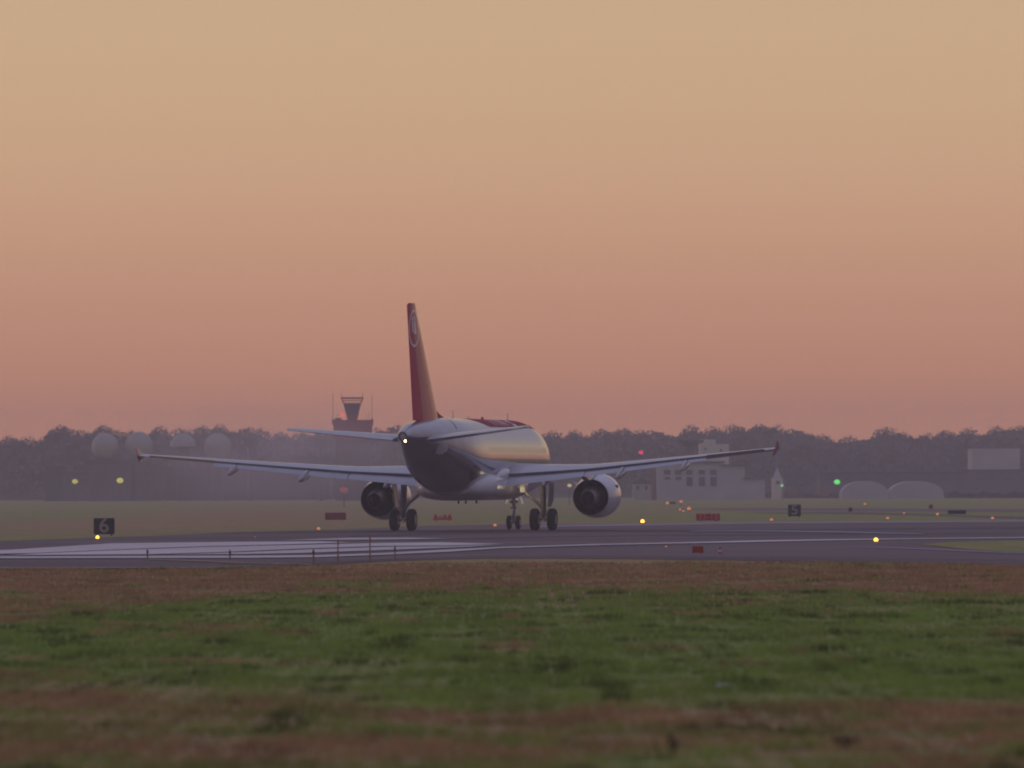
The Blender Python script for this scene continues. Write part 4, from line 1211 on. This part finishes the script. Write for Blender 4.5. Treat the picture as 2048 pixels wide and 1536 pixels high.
# engines ----------------------------------------------------------
M['cowl_in'] = M['duct']
for side in (-1, 1):
    c0 = Vector((0, side * 5.75, 1.76)); ax = Vector((-1, side * .012, -.035)).normalized()
    org = c0 + Vector((SM - 9.75, 0, .06))
    n = 56
    mb = MB(); mb.lathe(org, ax, [(.30, .90), (.10, .93), (0, 1.0), (.03, 1.05), (.14, 1.10), (.45, 1.155), (1.1, 1.19), (1.9, 1.165), (2.7, 1.08), (3.35, .975), (3.36, .945), (2.9, .93), (2.2, .92), (1.2, .90)], n, caps=False)
    na = jp('engine_cowl', mb, M['nacelle'], smooth=35)
    mb = MB(); mb.lathe(org, ax, [(3.28, .935), (2.6, .915), (1.6, .90)], n, caps=False); jp('duct_liner', mb, M['duct'], na, 60)
    mb = MB(); mb.lathe(org, ax, [(1.55, .9), (1.6, .9), (1.62, .55), (1.62, .01)], n); jp('fan', mb, M['black'], na, 30)
    mb = MB(); mb.lathe(org, ax, [(1.7, .50), (2.4, .60), (3.2, .60), (3.8, .50), (4.35, .385), (4.36, .36), (4.0, .36)], n, caps=False); jp('core_cowl', mb, M['hot'], na, 40)
    mb = MB(); mb.lathe(org, ax, [(4.0, .37), (4.02, .36), (4.02, .01)], 32); jp('turbine', mb, M['black'], na, 30)
    mb = MB(); mb.lathe(org, ax, [(4.03, .20), (4.4, .16), (4.75, .06), (4.85, .01)], 24); jp('exhaust_plug', mb, M['black'], na, 50)
    # pylon
    mb = MB(); rs_ = []
    for u in [i / 12 for i in range(13)]:
        s_ = 10.6 + u * 5.6
        zc_bot = 1.76 + (1.12 if u < .3 else 1.12 - (u - .3) * .95 if u < .62 else .816 + (u - .62) * 1.4)
        zc_top = 2.95 + .24 * min(1, u * 2.2) - max(0, u - .75) * .3
        zc_bot = min(zc_bot, zc_top - .06)
        w_ = .17 * math.sin(math.pi * min(.97, max(.06, u))) ** .4
        yc = side * 5.75
        rs_.append([(SM - s_, yc - w_, zc_bot), (SM - s_, yc + w_, zc_bot), (SM - s_, yc + w_ * .9, zc_top), (SM - s_, yc - w_ * .9, zc_top)])
    mb.rings(rs_); jp('pylon', mb, M['fairing'], na, 40)
    for dy, L1 in ((-.42, .9), (.42, .9)):
        pass
    # strake on the inboard side
    mb = MB(); yy = side * (5.75 - 1.0); mb.add([(SM - 10.5, yy, 2.35), (SM - 11.5, yy, 2.35), (SM - 11.5, side * (5.75 - 1.28), 2.62)], [(0, 1, 2), (2, 1, 0)]); mb.v = [tuple(p) for p in mb.v]
    jp('strake', mb, M['fairing'], na, None)
    # dark drain fairing on outboard shoulder
    mb = MB(); mb.box(SM - 11.3, SM - 10.9, side * (5.75 + side * 0) + (1.0 if side > 0 else -1.13), side * 5.75 + (1.13 if side > 0 else -1.0), 2.20, 2.36)
    jp('vent', mb, M['wing_dark'], na, None)

# landing gear -----------------------------------------------------
def wheel(cx, cy, r, w, par, hub_side):
    mb = MB(); mb.lathe((cx, cy - w / 2, r), (0, 1, 0), [(.0, r * .50), (.0, r * .80), (w * .06, r * .90), (w * .18, r * .975), (w * .36, r), (w * .64, r), (w * .82, r * .975), (w * .94, r * .90), (w, r * .80), (w, r * .50)], 40)
    wh = mb.build('wheel', M['tyre'], par, 35)
    mb = MB(); mb.lathe((cx, cy - w / 2 - .004, r), (0, 1, 0), [(.0, .01), (.0, r * .47), (.03, r * .5), (w - .03, r * .5), (w + .008, r * .47), (w + .008, .01)], 24)
    mb.build('hub', M['hub'], wh, 35)
    return wh
for side in (-1, 1):
    yg = side * 3.795
    e = MB(); e.tube((.05, yg, .72), (.05, yg * .985, 2.75), .15, .17, 16)
    gear = e.build('main_gear_leg', M['strut'], jet, 40)
    mb = MB(); mb.tube((0, yg, .44), (.02, yg, 1.0), .085, n=14); mb.build('oleo', M['chrome'], gear, 40)
    mb = MB(); mb.tube((0, yg - .62, .585), (0, yg + .62, .585), .075, n=14); mb.build('axle', M['strut'], gear, 40)
    mb = MB(); mb.tube((.0, yg - side * .08, 1.25), (.0, side * 2.35, 2.42), .085, .075, 12); mb.tube((.0, yg - side * .05, 1.05), (0, yg - side * .35, 1.55), .05, n=8); mb.build('side_brace', M['strut'], gear, 40)
    mb = MB(); mb.tube((-.16, yg, .62), (-.42, yg, .98), .045, n=8); mb.tube((-.42, yg, .98), (-.13, yg, 1.38), .045, n=8); mb.build('torque_link', M['strut'], gear, 40)
    mb = MB(); mb.tube((.16, yg + side * .06, .9), (.16, yg + side * .06, 2.5), .03, n=6); mb.tube((-.14, yg - .05, .7), (-.17, yg - .08, 2.3), .025, n=6); mb.build('hydraulic_line', M['wing_dark'], gear, 40)
    # door on the outboard side
    mb = MB(); yo = yg + side * .30
    mb.add([(.42, yo, 1.25), (-.40, yo, 1.25), (-.52, yo + side * .10, 1.6), (-.52, yo + side * .14, 2.55), (.52, yo + side * .14, 2.55), (.52, yo + side * .10, 1.6)] +
           [(.42, yo + side * .04, 1.25), (-.40, yo + side * .04, 1.25), (-.52, yo + side * .14, 1.6), (-.52, yo + side * .18, 2.55), (.52, yo + side * .18, 2.55), (.52, yo + side * .14, 1.6)],
           [(0, 1, 2, 3, 4, 5), (11, 10, 9, 8, 7, 6)] + [(i, 6 + i, 6 + (i + 1) % 6, (i + 1) % 6) for i in range(6)])
    mb.build('gear_door', M['strut'], gear, None)
    for dy in (-.465, .465):
        wheel(0, yg + dy, .584, .43, gear, side)
xn = 11.04
e = MB(); e.tube((xn, 0, .62), (xn + .05, 0, 2.1), .10, .12, 14); ng = e.build('nose_gear_leg', M['strut'], jet, 40)
mb = MB(); mb.tube((xn, 0, .30), (xn, 0, .9), .06, n=12); mb.build('oleo', M['chrome'], ng, 40)
mb = MB(); mb.tube((xn, -.34, .38), (xn, .34, .38), .055, n=12); mb.build('axle', M['strut'], ng, 40)
mb = MB(); mb.tube((xn + .05, .06, 1.35), (xn + .9, .22, 2.0), .05, n=8); mb.tube((xn + .05, -.06, 1.35), (xn + .9, -.22, 2.0), .05, n=8); mb.build('drag_brace', M['strut'], ng, 40)
mb = MB(); mb.tube((xn - .1, 0, .5), (xn - .34, 0, .78), .035, n=8); mb.tube((xn - .34, 0, .78), (xn - .1, 0, 1.1), .035, n=8); mb.box(xn - .12, xn + .12, -.16, .16, 1.12, 1.22); mb.build('steering_link', M['strut'], ng, 40)
for s in (-1, 1):
    mb = MB(); mb.add([(xn + .5, s * .32, 1.85), (xn - .25, s * .32, 1.85), (xn - .22, s * .46, 1.38), (xn + .45, s * .46, 1.38), (xn + .5, s * .34, 1.85), (xn - .25, s * .34, 1.85), (xn - .22, s * .48, 1.38), (xn + .45, s * .48, 1.38)],
                      [(0, 1, 2, 3), (7, 6, 5, 4), (0, 4, 5, 1), (1, 5, 6, 2), (2, 6, 7, 3), (3, 7, 4, 0)]); mb.build('gear_door', M['fairing'], ng, None)
    wheel(xn, s * .25, .38, .22, ng, s)
    mb = MB(); mb.lathe((xn - .02, s * .15, 1.52), (1, 0, 0), [(0, .03), (.06, .09), (.14, .10)], 14); lh = mb.build('lamp_housing', M['strut'], ng, 40)
def point(name, par, loc, en, col=(1, .82, .42)):
    pl = bpy.data.lights.new(name, 'POINT'); pl.energy = en; pl.color = col; pl.shadow_soft_size = .25
    o = bpy.data.objects.new(name, pl); sc.collection.objects.link(o); o.parent = par; o.location = loc
point('taxi_light', ng, (xn + .28, .0, 1.60), 12)
# landing light hinged down under the right wing root
mb = MB(); mb.lathe((SM - 16.9, -2.85, 2.06), (1, 0, -.15), [(0, .02), (.03, .11), (.12, .15), (.13, .14)], 18); ll = jp('landing_light', mb, M['lip'])
mb = MB(); mb.lathe((SM - 16.77, -2.85, 2.045), (1, 0, -.15), [(0, .135), (.02, .12), (.03, .01)], 18); jp('lens', mb, M['taillamp'], ll)
mb = MB(); mb.box(SM - 17.0, SM - 16.96, -3.0, -2.72, 2.0, 2.48); jp('light_door', mb, M['fairing'], ll, None)
point('landing_light_glow', jet, (SM - 17.20, -2.80, 2.16), 2.5)

# ------------------------------------------------------------------ haze
mb = MB(); mb.box(-420, 420, -20, 2260, -1, 26)
hz = mb.build('haze', None)
hm = bpy.data.materials.new('haze_air'); hm.use_nodes = True
t = hm.node_tree; t.nodes.clear()
ho = t.nodes.new('ShaderNodeOutputMaterial'); pv_ = t.nodes.new('ShaderNodeVolumePrincipled')
pv_.inputs['Color'].default_value = (.95, .86, .90, 1)
pv_.inputs['Density'].default_value = .00041
pv_.inputs['Anisotropy'].default_value = 0.0
t.links.new(pv_.outputs[0], ho.inputs['Volume'])
hz.data.materials.clear(); hz.data.materials.append(hm)
tag(hz, 'thin purple-grey dusk haze over the whole airfield', 'haze', kind='stuff')

# engine smoke drifting low over the field behind the left wing
mb = MB(); mb.ball((0, 0, 0), 1, n=24, m=14)
for (cx, cy, cz_, rx, ry, rz, dens, lab) in ((-17.5, 560, 3.6, 15.0, 46, 4.6, .0085, 'soft grey exhaust smoke drifting behind the left wing'),):
    o = mb.build('exhaust_smoke', None); o.location = (cx, cy, cz_ + 1.2); o.scale = (rx, ry, rz)
    m = bpy.data.materials.new('smoke'); m.use_nodes = True; t = m.node_tree; t.nodes.clear()
    ho = t.nodes.new('ShaderNodeOutputMaterial'); pv_ = t.nodes.new('ShaderNodeVolumePrincipled'); pv_.inputs['Color'].default_value = (.96, .88, .92, 1)
    tcn = t.nodes.new('ShaderNodeTexCoord'); ln = t.nodes.new('ShaderNodeVectorMath'); ln.operation = 'LENGTH'; t.links.new(tcn.outputs['Object'], ln.inputs[0])
    mr = t.nodes.new('ShaderNodeMapRange'); mr.interpolation_type = 'SMOOTHSTEP'; mr.inputs['From Min'].default_value = 1.0; mr.inputs['From Max'].default_value = .15
    mr.inputs['To Min'].default_value = 0; mr.inputs['To Max'].default_value = 1; t.links.new(ln.outputs['Value'], mr.inputs['Value'])
    nz = t.nodes.new('ShaderNodeTexNoise'); nz.inputs['Scale'].default_value = 2.6; nz.inputs['Detail'].default_value = 2; t.links.new(tcn.outputs['Object'], nz.inputs['Vector'])
    nr = t.nodes.new('ShaderNodeMapRange'); nr.inputs['From Min'].default_value = .32; nr.inputs['From Max'].default_value = .68; t.links.new(nz.outputs['Fac'], nr.inputs['Value'])
    m1 = t.nodes.new('ShaderNodeMath'); m1.operation = 'MULTIPLY'; t.links.new(mr.outputs[0], m1.inputs[0]); t.links.new(nr.outputs[0], m1.inputs[1])
    m2 = t.nodes.new('ShaderNodeMath'); m2.operation = 'MULTIPLY'; m2.inputs[1].default_value = dens * 2; t.links.new(m1.outputs[0], m2.inputs[0]); t.links.new(m2.outputs[0], pv_.inputs['Density'])
    t.links.new(pv_.outputs[0], ho.inputs['Volume'])
    o.data.materials.clear(); o.data.materials.append(m)
    tag(o, lab, 'smoke', kind='stuff')
